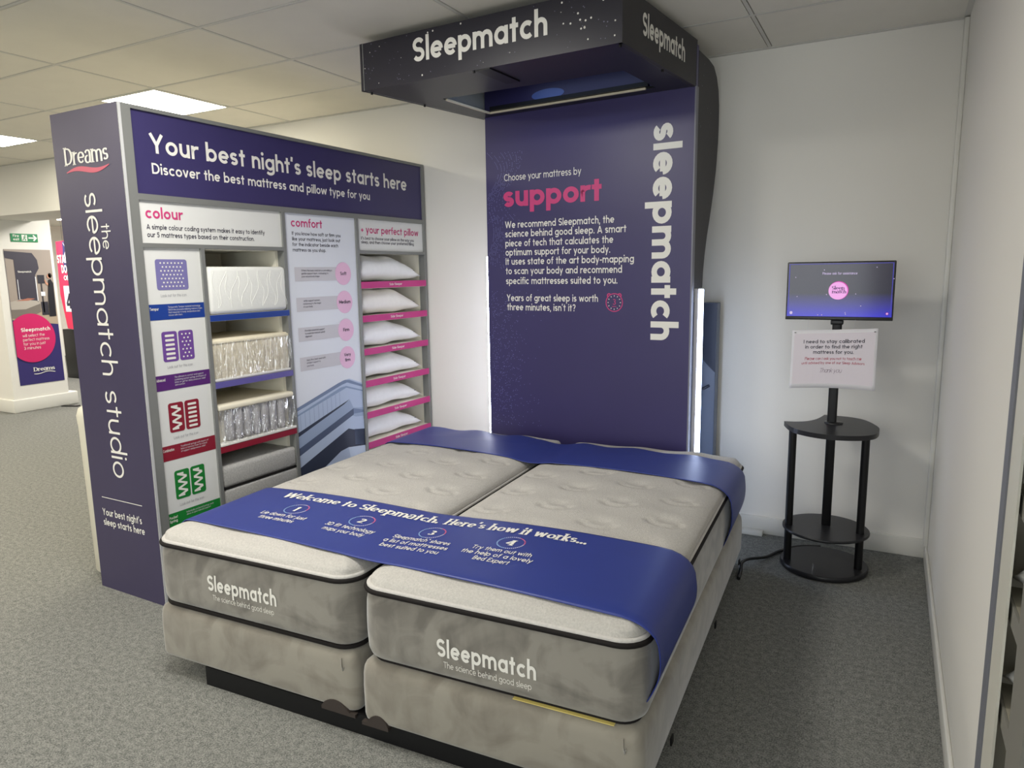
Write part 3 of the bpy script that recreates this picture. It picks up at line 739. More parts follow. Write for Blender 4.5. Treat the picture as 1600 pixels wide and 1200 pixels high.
def tuft_list(seed):
    out = []
    for i, u in enumerate((.135, .37, .60, .83)):
        for j in range(8):
            v = .20+.265*j+(.13 if i % 2 else 0)
            if v < BL-.10: out.append((u, v))
    return out
def make_bed(u0, v0, baselab, matlab, lx, seed, tagside):
    loc = bw(u0, v0)
    b = thing('divan', baselab, 'divan', (loc.x, loc.y, ZB), BA, 'grey upholstered divans')
    mb = MB(); H = ZT-ZB; rows = []
    for z, d in ((0, .012), (.006, .002), (.02, -.002), (.12, -.003), (H-.05, -.001), (H-.028, .002), (H-.012, .010), (H-.003, .024), (H-.0, .045)):
        rows.append([(x, y, z) for x, y in inset_loop(BW, BL, .035, d, 5, 6)])
    mb.grid(rows, vel_m, close_u=True); mb.face(rows[-1], vel_m); mb.face(rows[0][::-1], vel_m)
    mb.build('upholstery', b)
    mb = MB(); cx = .012 if tagside > 0 else BW-.012    # stitched corner fold
    xx = BW-.055
    mb.tube([(xx, -.003, H-.022), (xx+.001, -.0045, H-.045), (xx+.006, -.0045, H-.066), (xx+.010, -.004, H-.05)], .0022, vel_m, 6); mb.build('corner_seam', b)
    for cxs in ((BW-.15, BW-.004), ) if tagside < 0 else ((.004, .11), ):
        mb = MB(); a_, b_ = cxs; p = []
        for k in range(13):
            t = k/12
            p.append((a_+(b_-a_)*t, -.0015+.034*math.sin(PI*min(1, (t if tagside < 0 else 1-t)*1.25))**.6+.004*(1 if 0 else 0)))
        pts = [(a_, -.012)]+[(x, max(.0, z)) for x, z in p]+[(b_, -.012)]
        mb.prism(pts, 'y', -.0075, .01, guard_m); mb.build('corner_guard', b)
    m = thing('mattress', matlab, 'mattress', (loc.x, loc.y, ZT), BA, 'grey show mattresses')
    mb = MB(); rows = []
    for k in range(13):
        z = ZT+(ZP-ZT)*k/12
        rows.append([(x, y, z-ZT) for x, y in inset_loop(BW, BL, .085, side_inset(z), 7, 14)])
    mb.grid(rows, vels_m, close_u=True); mb.face(rows[0][::-1], vels_m); mb.face(rows[-1], vels_m); mb.build('side_panel', m)
    # pillow top, fine grid with corners rounded and button tufts pressed in
    tf = tuft_list(seed); rng = random.Random(seed); ph = [rng.uniform(0, 6) for _ in range(6)]
    NX, NY = 110, 210; rows = []; R0 = .095
    for j in range(NY+1):
        row = []
        for i in range(NX+1):
            # finer near the rim
            su = i/NX; sv = j/NY
            u = BW*(su-.055*math.sin(2*PI*su)); v = BL*(sv-.035*math.sin(2*PI*sv))
            x, y = u, v
            if min(u, BW-u) < R0 and min(v, BL-v) < R0:
                a = (R0-min(u, BW-u))/R0; c = (R0-min(v, BL-v))/R0
                a2 = a*math.sqrt(1-c*c/2); c2 = c*math.sqrt(1-a*a/2)
                x = (R0-a2*R0) if u < BW/2 else BW-(R0-a2*R0)
                y = (R0-c2*R0) if v < BL/2 else BL-(R0-c2*R0)
            z = ztop(u, v)
            d = min(u, BW-u, v, BL-v); fade = min(1, d/.10)
            z += fade*(.0028*math.sin(15*u+ph[0])*math.sin(12*v+ph[1])+.0014*math.sin(31*v+9*u+ph[2]))
            for tu, tv in tf:
                if abs(u-tu) < .12 and abs(v-tv) < .12:
                    rr = math.hypot((u-tu)/1.25, v-tv)
                    z -= .012*math.exp(-(rr/.036)**2)+.009*math.exp(-((math.hypot((u-tu)/1.5, (v-tv+.028))-.040)/.011)**2)*(1 if v < tv-.018 else .1)
            # gusset inset
            k = .008
            row.append((k+x*(BW-2*k)/BW, k+y*(BL-2*k)/BL, z-ZT))
        rows.append(row)
    mb = MB(); mb.grid(rows, top_m)
    g = [[(x, y, z-ZT) for x, y in inset_loop(BW, BL, .088, d, 7, 14)] for z, d in ((ZP+.004, .002), (ZP+.012, .001), (ZP+.018, .006), (ZP+.016, .016))]
    mb.build('pillow_top', m)
    mb = MB(); mb.grid(g, gus_m, close_u=True); mb.build('gusset', m)
    for z, d, pr_ in ((ZP, .001, .0085), (ZT+.009, .013, .0085) if tagside < 0 else (ZT+.0055, .026, .005)):
        mb = MB(); mb.ring([(x, y, z-ZT) for x, y in inset_loop(BW, BL, .085, d, 7, 14)], pr_, pip_m); mb.build('piping', m)
    l = MB()
    def ff(u, z): return (u-u0, side_inset(z)-.0022+.0, z-ZT)
    put_text(l, 'Sleepmatch', ff, lx, .405 if lx < 1 else .383, ink_w, width=.338, size=.060, w=.13)
    put_text(l, 'The science behind good sleep', ff, lx+.022, .369 if lx < 1 else .347, ink_w, width=.300, size=.0215, w=.075)
    l.build('lettering', m)
    return b, m
make_bed(0, 0, 'grey velvet divan nearer the shelves, on the left', 'left-hand grey mattress with quilted pale top, beside the shelf unit', .296, 11, -1)
make_bed(BW+GAP, -.015, 'grey velvet divan on the right, nearer the screen stand', 'right-hand grey mattress with quilted pale top, beside open carpet', 1.306, 12, 1)

# ---- the two navy runners
def crown(u, v):
    """height of the bed's soft top under a runner, u across both mattresses"""
    if u < BW+GAP/2: return ztop(min(max(u, 0), BW), v)
    return ztop(min(max(u-BW-GAP, 0), BW), v+.015)
def bed_z(u, v):
    # runner bridges the gap with only a small sag
    g = abs(u-(BW+GAP/2))
    G = .15
    if g < G:
        a = crown(BW+GAP/2-G, v); b = crown(BW+GAP/2+G, v); t = (u-(BW+GAP/2)+G)/(2*G)
        return a+(b-a)*t-(.004+.014*min(1, max(0, v-.6)))*(1-(g/G)**2)**2
    return crown(u, v)
UR = 2*BW+GAP
def runner_path(dropL, dropR, z_edge=.575, bulge=.035, dv=.25):
    """(u, height or None for 'lies on the bed') along the length of a runner"""
    P = []
    for k in range(11):                       # left drape, bottom to top
        t = k/10; P.append((-.012-.03*math.sin(PI*t)*1.0-.004, z_edge-dropL*(1-t)-.02))
    for k in range(161): P.append((.055+(UR-.15)*k/160, None))
    for k in range(17):
        t = k/16
        if t < .35:
            a = t/.35*PI/2; P.append((UR-.085+.115*math.sin(a), ('c', a)))
        else:
            q = (t-.35)/.65; P.append((UR+.03-.012*q-.02*q*q+bulge*math.sin(PI*q)*.35, z_edge-.045-dropR*q))
    return P
def make_runner(name, label, v_front, v_back, dropR, texts):
    t = thing(name, label, 'bed runner', BO, BA, 'navy runners across the beds')
    P = runner_path(.22, dropR); NV = 48
    def surf(u, s):                          # s 0..1 front to back
        v = v_front(u)+(v_back(u)-v_front(u))*s
        return v
    top = []
    for u, h in P:
        row = []
        for k in range(NV+1):
            s = k/NV; v = surf(min(max(u, 0), UR), s)
            if h is None: z = bed_z(u, v)+.007
            elif isinstance(h, tuple):
                z0 = bed_z(UR-.085, v)+.007; a = h[1]; ze = .575-.045
                z = ze+(z0-ze)*math.cos(a)
            else: z = h
            row.append((u, v, z))
        top.append(row)
    mb = MB(); mb.grid(top, run_m)
    o = mb.build('cloth', t); md = o.modifiers.new('thickness', 'SOLIDIFY'); md.thickness = .0025; md.offset = 1
    if texts:
        l = MB()
        def fr_(u, v): return (u, v, bed_z(u, v)+.0088)
        texts(l, fr_); l.build('lettering', t)
    return t
def foot_text(l, f):
    put_text(l, 'Welcome to Sleepmatch.', f, .245, .452, ink_w, width=.780, size=.062, w=.15, track=.045, serif=True)
    put_text(l, 'Here’s how it works...', f, 1.055, .452, ink_w, width=.575, size=.062, w=.15, track=.045, serif=True)
    cols = [mat('ring_blue', (150, 186, 226), .5), mat('ring_pale', (206, 206, 232), .5), mat('ring_pink', (226, 110, 150), .5)]
    for n, cu, cv, lines, z in (('1', .422, .352, ['Lie down for just', 'three minutes'], 0), ('2', .750, .352, ['3D fit technology', 'maps your body'], 0), ('3', 1.064, .360, ['Sleepmatch® shares', 'a list of mattresses', 'best suited to you'], 0), ('4', 1.383, .368, ['Try them out with', 'the help of a lovely', 'Bed Expert'], 0)):
        for k in range(44):
            a0 = 2*PI*k/44; a1 = a0+2*PI/44*.62
            m = cols[2] if a0 < 1.2 else (cols[0] if 2.4 < a0 < 4.6 else cols[1])
            l.face([f(cu+r*math.cos(a), cv+r*math.sin(a)) for r, a in ((.047, a0), (.052, a0), (.052, a1), (.047, a1))], m)
        put_text(l, n, f, cu, cv-.023, ink_w, size=.046, align='c', w=.16, serif=True)
        for k, s in enumerate(lines): put_text(l, s, f, cu, cv-.088-.041*k, ink_w, width=.0133*len(s), size=.029, align='c', w=.095)
make_runner('bed_runner', 'navy runner with white instructions across the foot of the beds', lambda u: .118-.042*u, lambda u: .556, .165, foot_text)
make_runner('bed_runner', 'plain shiny navy runner across the head end of the beds', lambda u: 1.505-.075*u, lambda u: 1.955-.075*u, .20, None)
# yellow strip sticking out under the right mattress
o = MB(); o.box(1.56, 1.877, -.006, .10, .0, .0022, yell_m); o = o.build('card_strip', None, (BO.x, BO.y, ZT+.0005), BA)
tag(o, 'thin pale yellow strip poking out under the right-hand mattress', 'strip')

# ================================================================== SCANNER TOWER
TA = -.055; TO = (-.944, 3.79, 0)
T = thing('scanner_tower', 'tall navy scanning tower with overhanging canopy at the head of the beds', 'display tower', TO, TA)
ct, st_ = math.cos(TA), math.sin(TA)
def tl(x, y):                                 # world xy -> tower local
    dx, dy = x-TO[0], y-TO[1]
    return (ct*dx+st_*dy, -st_*dx+ct*dy)
mb = MB(); mb.box(-1.288, 0, 0, .035, .0, 2.69, navy_m); mb.box(-.004, .004, -.002, .036, .0, 2.49, mat('edge_dim', (126, 126, 136), .5)); pn = mb.build('front_panel', T)
l = MB(); ft = lambda x, z: (x, -.0014, z)
put_text(l, 'Choose your mattress by', ft, -1.158, 2.107, ink_w, width=.512, size=.040, w=.085)
put_text(l, 'support', ft, -1.165, 1.955, ink_p, width=.645, size=.126, w=.145, track=.05)
for k, (s, w_) in enumerate((('We recommend Sleepmatch, the', .713), ('science behind good sleep. A smart', .785), ('piece of tech that calculates the', .708), ('optimum support for your body.', .690), ('It uses state of the art body-mapping', .832), ('to scan your body and recommend', .762), ('specific mattresses suited to you.', .735))):
    put_text(l, s, ft, -1.156, (1.830, 1.776, 1.720, 1.666, 1.611, 1.554, 1.494)[k], ink_w, width=w_, size=.041, w=.11)
put_text(l, 'Years of great sleep is worth', ft, -1.152, 1.391, ink_w, width=.613, size=.041, w=.11)
put_text(l, 'three minutes, isn’t it?', ft, -1.150, 1.335, ink_w, width=.468, size=.041, w=.11)
put_text(l, 'sleepmatch', lambda u, v: (-.222+v, -.0014, 2.327-u), 0, 0, ink_w, width=1.142, size=.150, w=.145, track=.055)
line2(l, ft, arc(-.439, 1.388, .050, .050, 0, 360, 30), .005, ink_p)
for k in range(12):
    a = 2*PI*k/12; line2(l, lambda x, z: (x, -.0014, z), [(-.439+.034*math.cos(a), 1.388+.034*math.sin(a)), (-.439+.041*math.cos(a), 1.388+.041*math.sin(a))], .004, ink_w)
line2(l, ft, arc(-.471, 1.428, .010, .010, 40, 220, 6), .006, ink_p); line2(l, ft, arc(-.407, 1.428, .010, .010, -40, 140, 6), .006, ink_p)
put_text(l, '3', ft, -.439, 1.376, ink_p, size=.032, align='c', w=.08)
rect(l, ft, -.452, -.426, 1.364, 1.367, ink_p)
l.build('lettering', pn)
# faint printed waves of dots
l = MB(); rng = random.Random(4); fd = lambda x, z: (x, -.0009, z)
for r in range(11):
    for k in range(60):
        z = 2.28-.42*k/60; x = -1.275+.020*r+.05*math.sin(k*.075+r*.22)+.03*math.sin(k*.11)
        if -1.28 < x < -.98 and rng.random() < .8-.05*r: disc(l, fd, x, z, .0022, .0022, ink_dots, 6)
for r in range(10):
    for k in range(40):
        z = 1.93-.30*k/40-.008*r; x = -1.268+.016*r+.03*math.sin(k*.1+r*.3)
        if -1.28 < x and rng.random() < .7-.06*r: disc(l, fd, x, z, .0022, .0022, ink_dots, 6)
for k in range(520):
    z = 1.46-.85*rng.random(); x = -1.265+abs(rng.gauss(0, .12))*(1 if z > .8 else 1.3)
    if x < -.9: disc(l, fd, x, z, .0021, .0021, ink_dots, 6)
disc(l, lambda x, z: (x, -.001, z), -.857, 2.566, .105, .030, mat('oval_reflection', (92, 116, 190), .3), 30)  # reflected light inside the canopy, painted as a flat pale-blue oval
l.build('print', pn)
# canopy: an open-bottomed tray, wider at the front
CB, CT = 2.487, 2.712
FL, FR_, BR, BLc = tl(-2.446, 2.985), tl(-1.034, 2.923), tl(-.944, 3.80), tl(-2.262, 3.90)
def lerp2(a, b, t): return (a[0]+(b[0]-a[0])*t, a[1]+(b[1]-a[1])*t)
def quadwall(mb, a, b, z0, z1, th, m, mi):
    d = Vector((b[0]-a[0], b[1]-a[1])).normalized(); n = Vector((-d.y, d.x))*th
    A, B_ = Vector(a), Vector(b); A2, B2 = A+n, B_+n
    mb.face([(A.x, A.y, z0), (B_.x, B_.y, z0), (B_.x, B_.y, z1), (A.x, A.y, z1)], m)
    mb.face([(B2.x, B2.y, z0), (A2.x, A2.y, z0), (A2.x, A2.y, z1), (B2.x, B2.y, z1)], mi)
    mb.face([(A.x, A.y, z0), (A2.x, A2.y, z0), (B2.x, B2.y, z0), (B_.x, B_.y, z0)], m)
    mb.face([(A.x, A.y, z1), (B_.x, B_.y, z1), (B2.x, B2.y, z1), (A2.x, A2.y, z1)], m)
    mb.face([(A.x, A.y, z0), (A.x, A.y, z1), (A2.x, A2.y, z1), (A2.x, A2.y, z0)], m); mb.face([(B_.x, B_.y, z0), (B2.x, B2.y, z0), (B2.x, B2.y, z1), (B_.x, B_.y, z1)], m)
mb = MB(); quadwall(mb, FL, FR_, CB, CT, .02, navyd_m, navyd_m); cf = mb.build('canopy_front', T)
mb = MB(); quadwall(mb, FR_, BR, CB, CT, .02, hous_m, navy_m); cs = mb.build('canopy_side', T)
mb = MB(); quadwall(mb, BLc, FL, CB, CT, .02, navyd_m, lining_m); mb.build('canopy_side', T)
mb = MB()
mb.face([(p[0], p[1], CT-.004) for p in (FL, FR_, BR, BLc)], navyd_m); mb.face([(p[0], p[1], CT-.02) for p in (BLc, BR, FR_, FL)], navy_m); mb.build('canopy_top', T)
# underside plate with its opening
hA, hB, hC, hD = tl(-2.185, 3.335), tl(-1.168, 3.325), tl(-1.130, 3.705), tl(-2.148, 3.775)
mb = MB()
for q in ((FL, FR_, hB, hA), (FR_, BR, hC, hB), (BR, BLc, hD, hC), (BLc, FL, hA, hD)):
    mb.face([(p[0], p[1], CB+.001) for p in q], navyd_m); mb.face([(p[0], p[1], CB+.012) for p in reversed(q)], navy_m)
for a, b in ((hA, hB), (hB, hC), (hC, hD), (hD, hA)): mb.face([(a[0], a[1], CB+.001), (b[0], b[1], CB+.001), (b[0], b[1], CB+.012), (a[0], a[1], CB+.012)], black_m)
mb.build('canopy_underside', T)
mb = MB()
def rail3(a, b, wd, z0, z1, m):
    d = Vector((b[0]-a[0], b[1]-a[1])).normalized(); n = Vector((-d.y, d.x))*wd; A, B_ = Vector(a), Vector(b)
    P = [A, B_, B_+n, A+n]
    mb.prism([(p.x, p.y) for p in P], 'z', z0, z1, m)
m1 = lerp2(hD, hC, .95)
rail3(hD, m1, -.012, CB-.004, CB+.006, alu_m); rail3(lerp2(hA, hD, .06), hD, -.012, CB-.004, CB+.006, alu_m)
rail3(lerp2(hD, hC, .02), lerp2(hD, hC, .97), -.030, CB+.008, CB+.03, black_m)
rng = random.Random(2)
mb.build('light_rail', T)
s0, s1 = tl(-1.730, 2.955), tl(-1.700, 3.225)
mb = MB(); mb.box(s0[0]-.02, s0[0]+.055, s0[1], s1[1], CB-.006, CB+.002, black_m); mb.build('camera_slot', T)
for p in (lerp2(FL, BLc, .04), lerp2(FL, BLc, .45), lerp2(FR_, BR, .02), lerp2(FR_, BR, .55), lerp2(FL, FR_, .48)):
    q = lerp2(p, tl(-1.7, 3.3), .03); mb = MB(); mb.lathe([(.006, CB-.010), (.006, CB+.001)], q[0], q[1], black_m, 10); mb.build('screw_head', T)
# canopy lettering and stars
def wallmap(a, b, e):
    d = Vector((b[0]-a[0], b[1]-a[1])).normalized(); n = Vector((d.y, -d.x))*e
    return lambda u, z: (a[0]+d.x*u+n.x, a[1]+d.y*u+n.y, z)
l = MB(); f = wallmap(FL, FR_, .0015)
put_text(l, 'Sleepmatch', f, .338, 2.574, ink_w, width=.732, size=.108, w=.130, track=.06)
rng = random.Random(21)
def free(u): return not (.30 < u < 1.1)
for k in range(110):
    u = rng.uniform(.02, 1.39); z = rng.uniform(CB+.01, CT-.01)
    if .30 < u < 1.10 and 2.54 < z < 2.70: continue
    big = rng.random() < (.25 if u > .9 else .05); r = rng.uniform(.0035, .0055) if big else rng.uniform(.0012, .003)
    disc(l, f, u, z, r, r, ink_w if big or rng.random() < .2 else ink_star, 10)
for u, z in ((1.215, 2.634), (1.225, 2.607), (1.25, 2.60), (1.275, 2.606), (1.245, 2.575), (1.18, 2.60), (1.33, 2.665), (1.36, 2.672), (1.30, 2.69), (1.14, 2.69), (.43, 2.694), (.46, 2.697), (.62, 2.70)): disc(l, f, u, z, .0045, .0045, ink_w, 10)
l.build('lettering', cf)
l = MB(); f = wallmap(FR_, BR, .0015)
put_text(l, 'Sleepmatch', f, .200, 2.566, ink_w, width=.505, size=.095, w=.130, track=.06)
l.build('lettering', cs)
# charcoal housing behind the panel, seen as a curved fin from the side
prof = [(.036, 2.67), (.10, 2.668), (.22, 2.665), (.31, 2.652), (.37, 2.61), (.41, 2.55), (.43, 2.47), (.435, 2.37), (.43, 2.27), (.405, 2.12), (.36, 1.98), (.312, 1.86), (.262, 1.75), (.225, 1.64), (.205, 1.55), (.198, 1.465), (.19, .0), (.036, .0)]
up_ = [p for p in prof if p[1] >= 1.46] + [(.036, 1.465)]
mb = MB(); mb.prism(up_[::-1], 'x', -.030, .001, hous_m); mb.prism(up_[::-1], 'x', -1.289, -1.258, hous_m)
for p, q in zip(up_[:-2], up_[1:-1]): mb.face([(-1.289, p[0], p[1]), (.001, p[0], p[1]), (.001, q[0], q[1]), (-1.289, q[0], q[1])], hous_m, True)
mb.box(-1.25, -.06, .036, .19, 0, 1.6, hous_m)
mb.build('housing', T)
l = MB(); rng = random.Random(8)
for k in range(9): disc(l, lambda y, z: (.0022, y, z), rng.uniform(.06, .38), rng.uniform(2.2, 2.64), .003, .003, ink_star, 8)
l.build('print', T)
# vertical light tubes along both edges of the panel
mb = MB(); mb.box(.004, .024, .05, .085, 0, 1.462, mat('tube_holder', (206, 204, 206), .5)); h = mb.build('light_holder', T)
mb = MB(); mb.box(.024, .046, .055, .082, .0, 1.462, led_m, .004); o = mb.build('light_tube', T); o['label'] = 'glowing white tube on the right edge'
mb = MB(); mb.box(-1.312, -1.290, .02, .045, .0, 1.665, emit('led_tube_left', (232, 236, 255), 22.0), .004); o = mb.build('light_tube', T); o['label'] = 'glowing white tube on the left edge'

# steel-blue cabinet behind the tower
cb_ = thing('equipment_cabinet', 'narrow steel-blue cabinet against the back wall beside the tower', 'cabinet', (-.995, 4.16, 0))
mb = MB(); mb.box(-.11, .118, -.03, .06, 0, 1.375, cabl_m, .004); bd = mb.build('body', cb_)
l = MB(); p = [(.1175, 1.372), (-.10, 1.372)] + [(-.10+.217*t, 1.372-.40*(t**.5)*1.0) for t in (.05, .1, .2, .3, .45, .6, .8, 1.0)]
l.face([(x, -.0312, z) for x, z in p], cab_m); l.build('print', bd)
mb = MB(); mb.tube([(.02, -.032, .855), (.035, -.045, .868), (.07, -.045, .885), (.085, -.032, .895)], .008, cab_m, 8); mb.build('handle', cb_)

# ================================================================== TV STAND, SCREEN, SIGN
SX_, SY_ = -.235, 3.895
S = thing('tv_stand', 'black three-post stand with a notched round shelf, in the room corner', 'stand', (SX_, SY_, 0))
mb = MB(); mb.lathe([(.212, .004), (.215, .010), (.215, .024), (.209, .030)], 0, 0, shelf_m, 64); mb.build('base', S)
mb = MB(); mb.lathe([(.208, .206), (.211, .209), (.211, .217), (.208, .220)], 0, 0, shelf_m, 64); mb.build('lower_shelf', S)
# crescent-cut top: a disc with a bite out of its back-left side
ctl = [(-.224, -.022), (-.188, -.125), (-.139, -.20), (-.06, -.25), (.026, -.266), (.107, -.248), (.173, -.208), (.212, -.141), (.221, -.017), (.193, .087), (.145, .18), (.081, .225), (.005, .236), (-.05, .238)]
bit = [(-.05, .238), (-.066, .15), (-.085, .085), (-.12, .025), (-.171, -.008), (-.224, -.022)]
def cat2(P, n=5):
    out = []
    for i in range(len(P)-1):
        p0, p1, p2, p3 = [Vector(P[min(max(j, 0), len(P)-1)]) for j in (i-1, i, i+1, i+2)]
        for k in range(n):
            t = k/n; out.append(tuple(.5*((2*p1)+(-p0+p2)*t+(2*p0-5*p1+4*p2-p3)*t*t+(-p0+3*p1-3*p2+p3)*t**3)))
    return out
mb = MB(); mb.prism(cat2(ctl)+cat2(bit), 'z', .748, .772, shelf_m); mb.build('top_shelf', S)
mb = MB(); mb.lathe([(.045, .772), (.045, .778), (.0, .779)], .01, .03, blackp_m, 24); mb.build('cable_port', S)
for x, y in ((-.176, -.040), (.165, -.025)):
    mb = MB(); mb.tube([(x, y, .03), (x, y, .750)], .0195, black_m, 16); mb.build('leg', S)
mb = MB(); mb.box(-.022, .022, .022, .058, .217, 1.40, black_m, .006); mb.build('post', S)
mb = MB(); mb.box(-.030, .028, .012, .066, 1.28, 1.305, blackp_m, .004); mb.build('collar', S)
mb = MB(); mb.box(-.06, .06, -.028, .03, 1.38, 1.50, blackp_m, .004); mb.build('screen_bracket', S)
mb = MB(); mb.box(-.042, -.038, -.135, -.131, .03, .058, mat('chrome', (200, 200, 204), .2, 1.0)); o = mb.build('screw', S); o['label'] = 'small chrome screw on the base'

tvx0, tvx1, tvz0, tvz1, tvy = -.471, .011, 1.309, 1.594, 3.83
V = thing('television', 'flat screen showing a pink circle on dark blue, on top of the stand', 'screen', ((tvx0+tvx1)/2, tvy, tvz0))
w2 = (tvx1-tvx0)/2; hh = tvz1-tvz0
scr = bpy.data.materials.new('screen_glow'); scr.use_nodes = True
def _scr():
    nt = scr.node_tree; b = nt.nodes['Principled BSDF']; b.inputs['Base Color'].default_value = (.01, .01, .015, 1); b.inputs['Roughness'].default_value = .12
    tc = nt.nodes.new('ShaderNodeTexCoord'); sp = nt.nodes.new('ShaderNodeSeparateXYZ'); nt.links.new(tc.outputs['Object'], sp.inputs[0])
    mr = nt.nodes.new('ShaderNodeMapRange'); mr.inputs['From Min'].default_value = .02; mr.inputs['From Max'].default_value = hh
    nt.links.new(sp.outputs['Z'], mr.inputs['Value'])
    r = nt.nodes.new('ShaderNodeValToRGB'); e = r.color_ramp.elements
    e[0].position = 0; e[0].color = lin((44, 40, 190)) + (1,); e[1].position = 1; e[1].color = lin((38, 35, 50)) + (1,)
    k = e.new(.22); k.color = lin((44, 42, 128)) + (1,); k = e.new(.42); k.color = lin((32, 32, 48)) + (1,)
    nt.links.new(mr.outputs['Result'], r.inputs['Fac']); nt.links.new(r.outputs['Color'], b.inputs['Emission Color']); b.inputs['Emission Strength'].default_value = 1.0
_scr()
mb = MB(); mb.box(-w2, w2, 0, .028, 0, hh, blackp_m, .004); mb.box(-w2, w2, -.004, .01, 0, .016, blackp_m, .002); bz = mb.build('bezel', V)
mb = MB(); mb.box(-w2+.006, w2-.006, -.0012, .004, .017, hh-.006, scr); sc_ = mb.build('display', V)
mb = MB(); l = mb; fs = lambda x, z: (x, -.0022, z); fs2 = lambda x, z: (x, -.0030, z)
glowp = emit('screen_pink', (240, 170, 232), 1.0); glowm = emit('screen_magenta', (220, 60, 180), .9); gloww = emit('screen_white', (214, 196, 236), .9); glowb = emit('screen_border', (66, 62, 196), .9); gdk = emit('screen_ink', (64, 34, 110), .5)
for x0, x1, z0, z1 in ((-w2+.010, -w2+.0125, .02, hh-.01), (w2-.0125, w2-.010, .02, hh-.01), (-w2+.01, w2-.01, hh-.0115, hh-.0095)): rect(l, fs, x0, x1, z0, z1, glowb)
disc(l, fs, -.002, .145, .0445, .0445, glowm, 40); disc(l, fs2, -.004, .1435, .0425, .0425, glowp, 40)
f3 = lambda x, z: (x, -.0038, z)
put_text(l, 'Sleep', f3, -.032, .149, gdk, size=.0175, w=.13, track=.04, serif=True); put_text(l, 'match', f3, -.030, .131, gdk, size=.0175, w=.13, track=.04, serif=True)
put_text(l, 'Please ask for assistance', fs, 0, .222, gloww, width=.155, size=.012, align='c', w=.09)
rng = random.Random(6)
for x, z in ((-.09, .025), (-.072, .025), (.035, .03), (.033, .037), (-.055, .125), (.075, .128), (.10, .07), (-.20, .21), (-.19, .115), (.235, .20), (-.07, .245), (.16, .255)): disc(l, fs, x, z, .0022, .0022, gloww, 8)
disc(l, fs, -w2+.026, .034, .007, .008, gloww, 12); disc(l, fs, w2-.026, .034, .006, .006, glowm, 12); disc(l, fs2, w2-.026, .034, .004, .004, gloww, 12)
l.build('picture', sc_)

N = thing('hanging_sign', 'white notice hung on clear threads below the screen', 'sign', (-.240, 3.83, .97))
sw2, sh = .193, .292; 
def sgn(u, z, e=0.0):                         # paper that curls a little
    t = z/sh
    return (u*(1+.006*(1-t)), -.004-.010*(u/sw2)**2-.006*(1-t)**2*abs(u/sw2)+e, z-.006*(u/sw2)**2*(1 if t < .5 else -.3)+.008*(u/sw2)*(t*.6+.6))
mb = MB(); mb.grid([[sgn(-sw2+2*sw2*i/24, sh*j/10) for i in range(25)] for j in range(11)], paper_m); pp = mb.build('paper', N)
md = pp.modifiers.new('thickness', 'SOLIDIFY'); md.thickness = .001; md.offset = 1
l = MB(); f = lambda u, z: sgn(u, z, -.0012); g_ = lambda u, z: sgn(u, z, -.0024)
for k in range(12): l.face([f(-.182+.364*k/12, .022), f(-.182+.364*(k+1)/12, .022), f(-.182+.364*(k+1)/12, .275), f(-.182+.364*k/12, .275)], paperp_m)
for k, (s, w_) in enumerate((('I need to stay calibrated', .275), ('in order to find the right', .258), ('mattress for you.', .182))): put_text(l, s, g_, 0, .225-.0265*k, ink_d, width=w_, size=.018, align='c', w=.115)
for k, (s, w_) in enumerate((('Please can I ask you not to touch me', .255), ('until advised by one of our Sleep Advisors', .285))): put_text(l, s, g_, 0, .142-.021*k, mat('ink_rose', (186, 60, 90), .5), width=w_, size=.013, align='c', w=.09)
put_text(l, 'Thank you', g_, -.01, .078, mat('ink_script', (150, 130, 150), .5), width=.10, size=.022, align='c', w=.05, shear=.35, track=.02)
l.build('lettering', pp)
for x in (-.125, .085):
    mb = MB(); mb.tube([(x, -.006, sh-.004), (x+.006, -.004, sh+.05)], .0006, mat('thread', (210, 210, 212), .3), 5); mb.build('thread', N)
for x, z in ((-.178, .272), (.180, .285)):
    mb = MB(); mb.box(x-.004, x+.004, -.018, -.0145, z, z+.003, black_m); mb.build('staple', N)

# power cable from the bed to the stand
mb = MB()
P = [(-.60, 3.52, .012), (-.605, 3.60, .02), (-.61, 3.66, .04), (-.59, 3.74, .035), (-.52, 3.86, .014), (-.465, 3.985, .0125), (-.38, 4.095, .0125), (-.27, 4.145, .0125)]
def smooth(P, n=6):
    out = []
    for i in range(len(P)-1):
        p0, p1, p2, p3 = [Vector(P[min(max(j, 0), len(P)-1)]) for j in (i-1, i, i+1, i+2)]
        for k in range(n):
            t = k/n; out.append(.5*((2*p1)+(-p0+p2)*t+(2*p0-5*p1+4*p2-p3)*t*t+(-p0+3*p1-3*p2+p3)*t**3))
    return out+[Vector(P[-1])]
mb.tube(smooth(P), .009, blackp_m, 8); o = tag(mb.build('power_cable'), 'thick black cable on the carpet between the bed and the stand', 'cable')

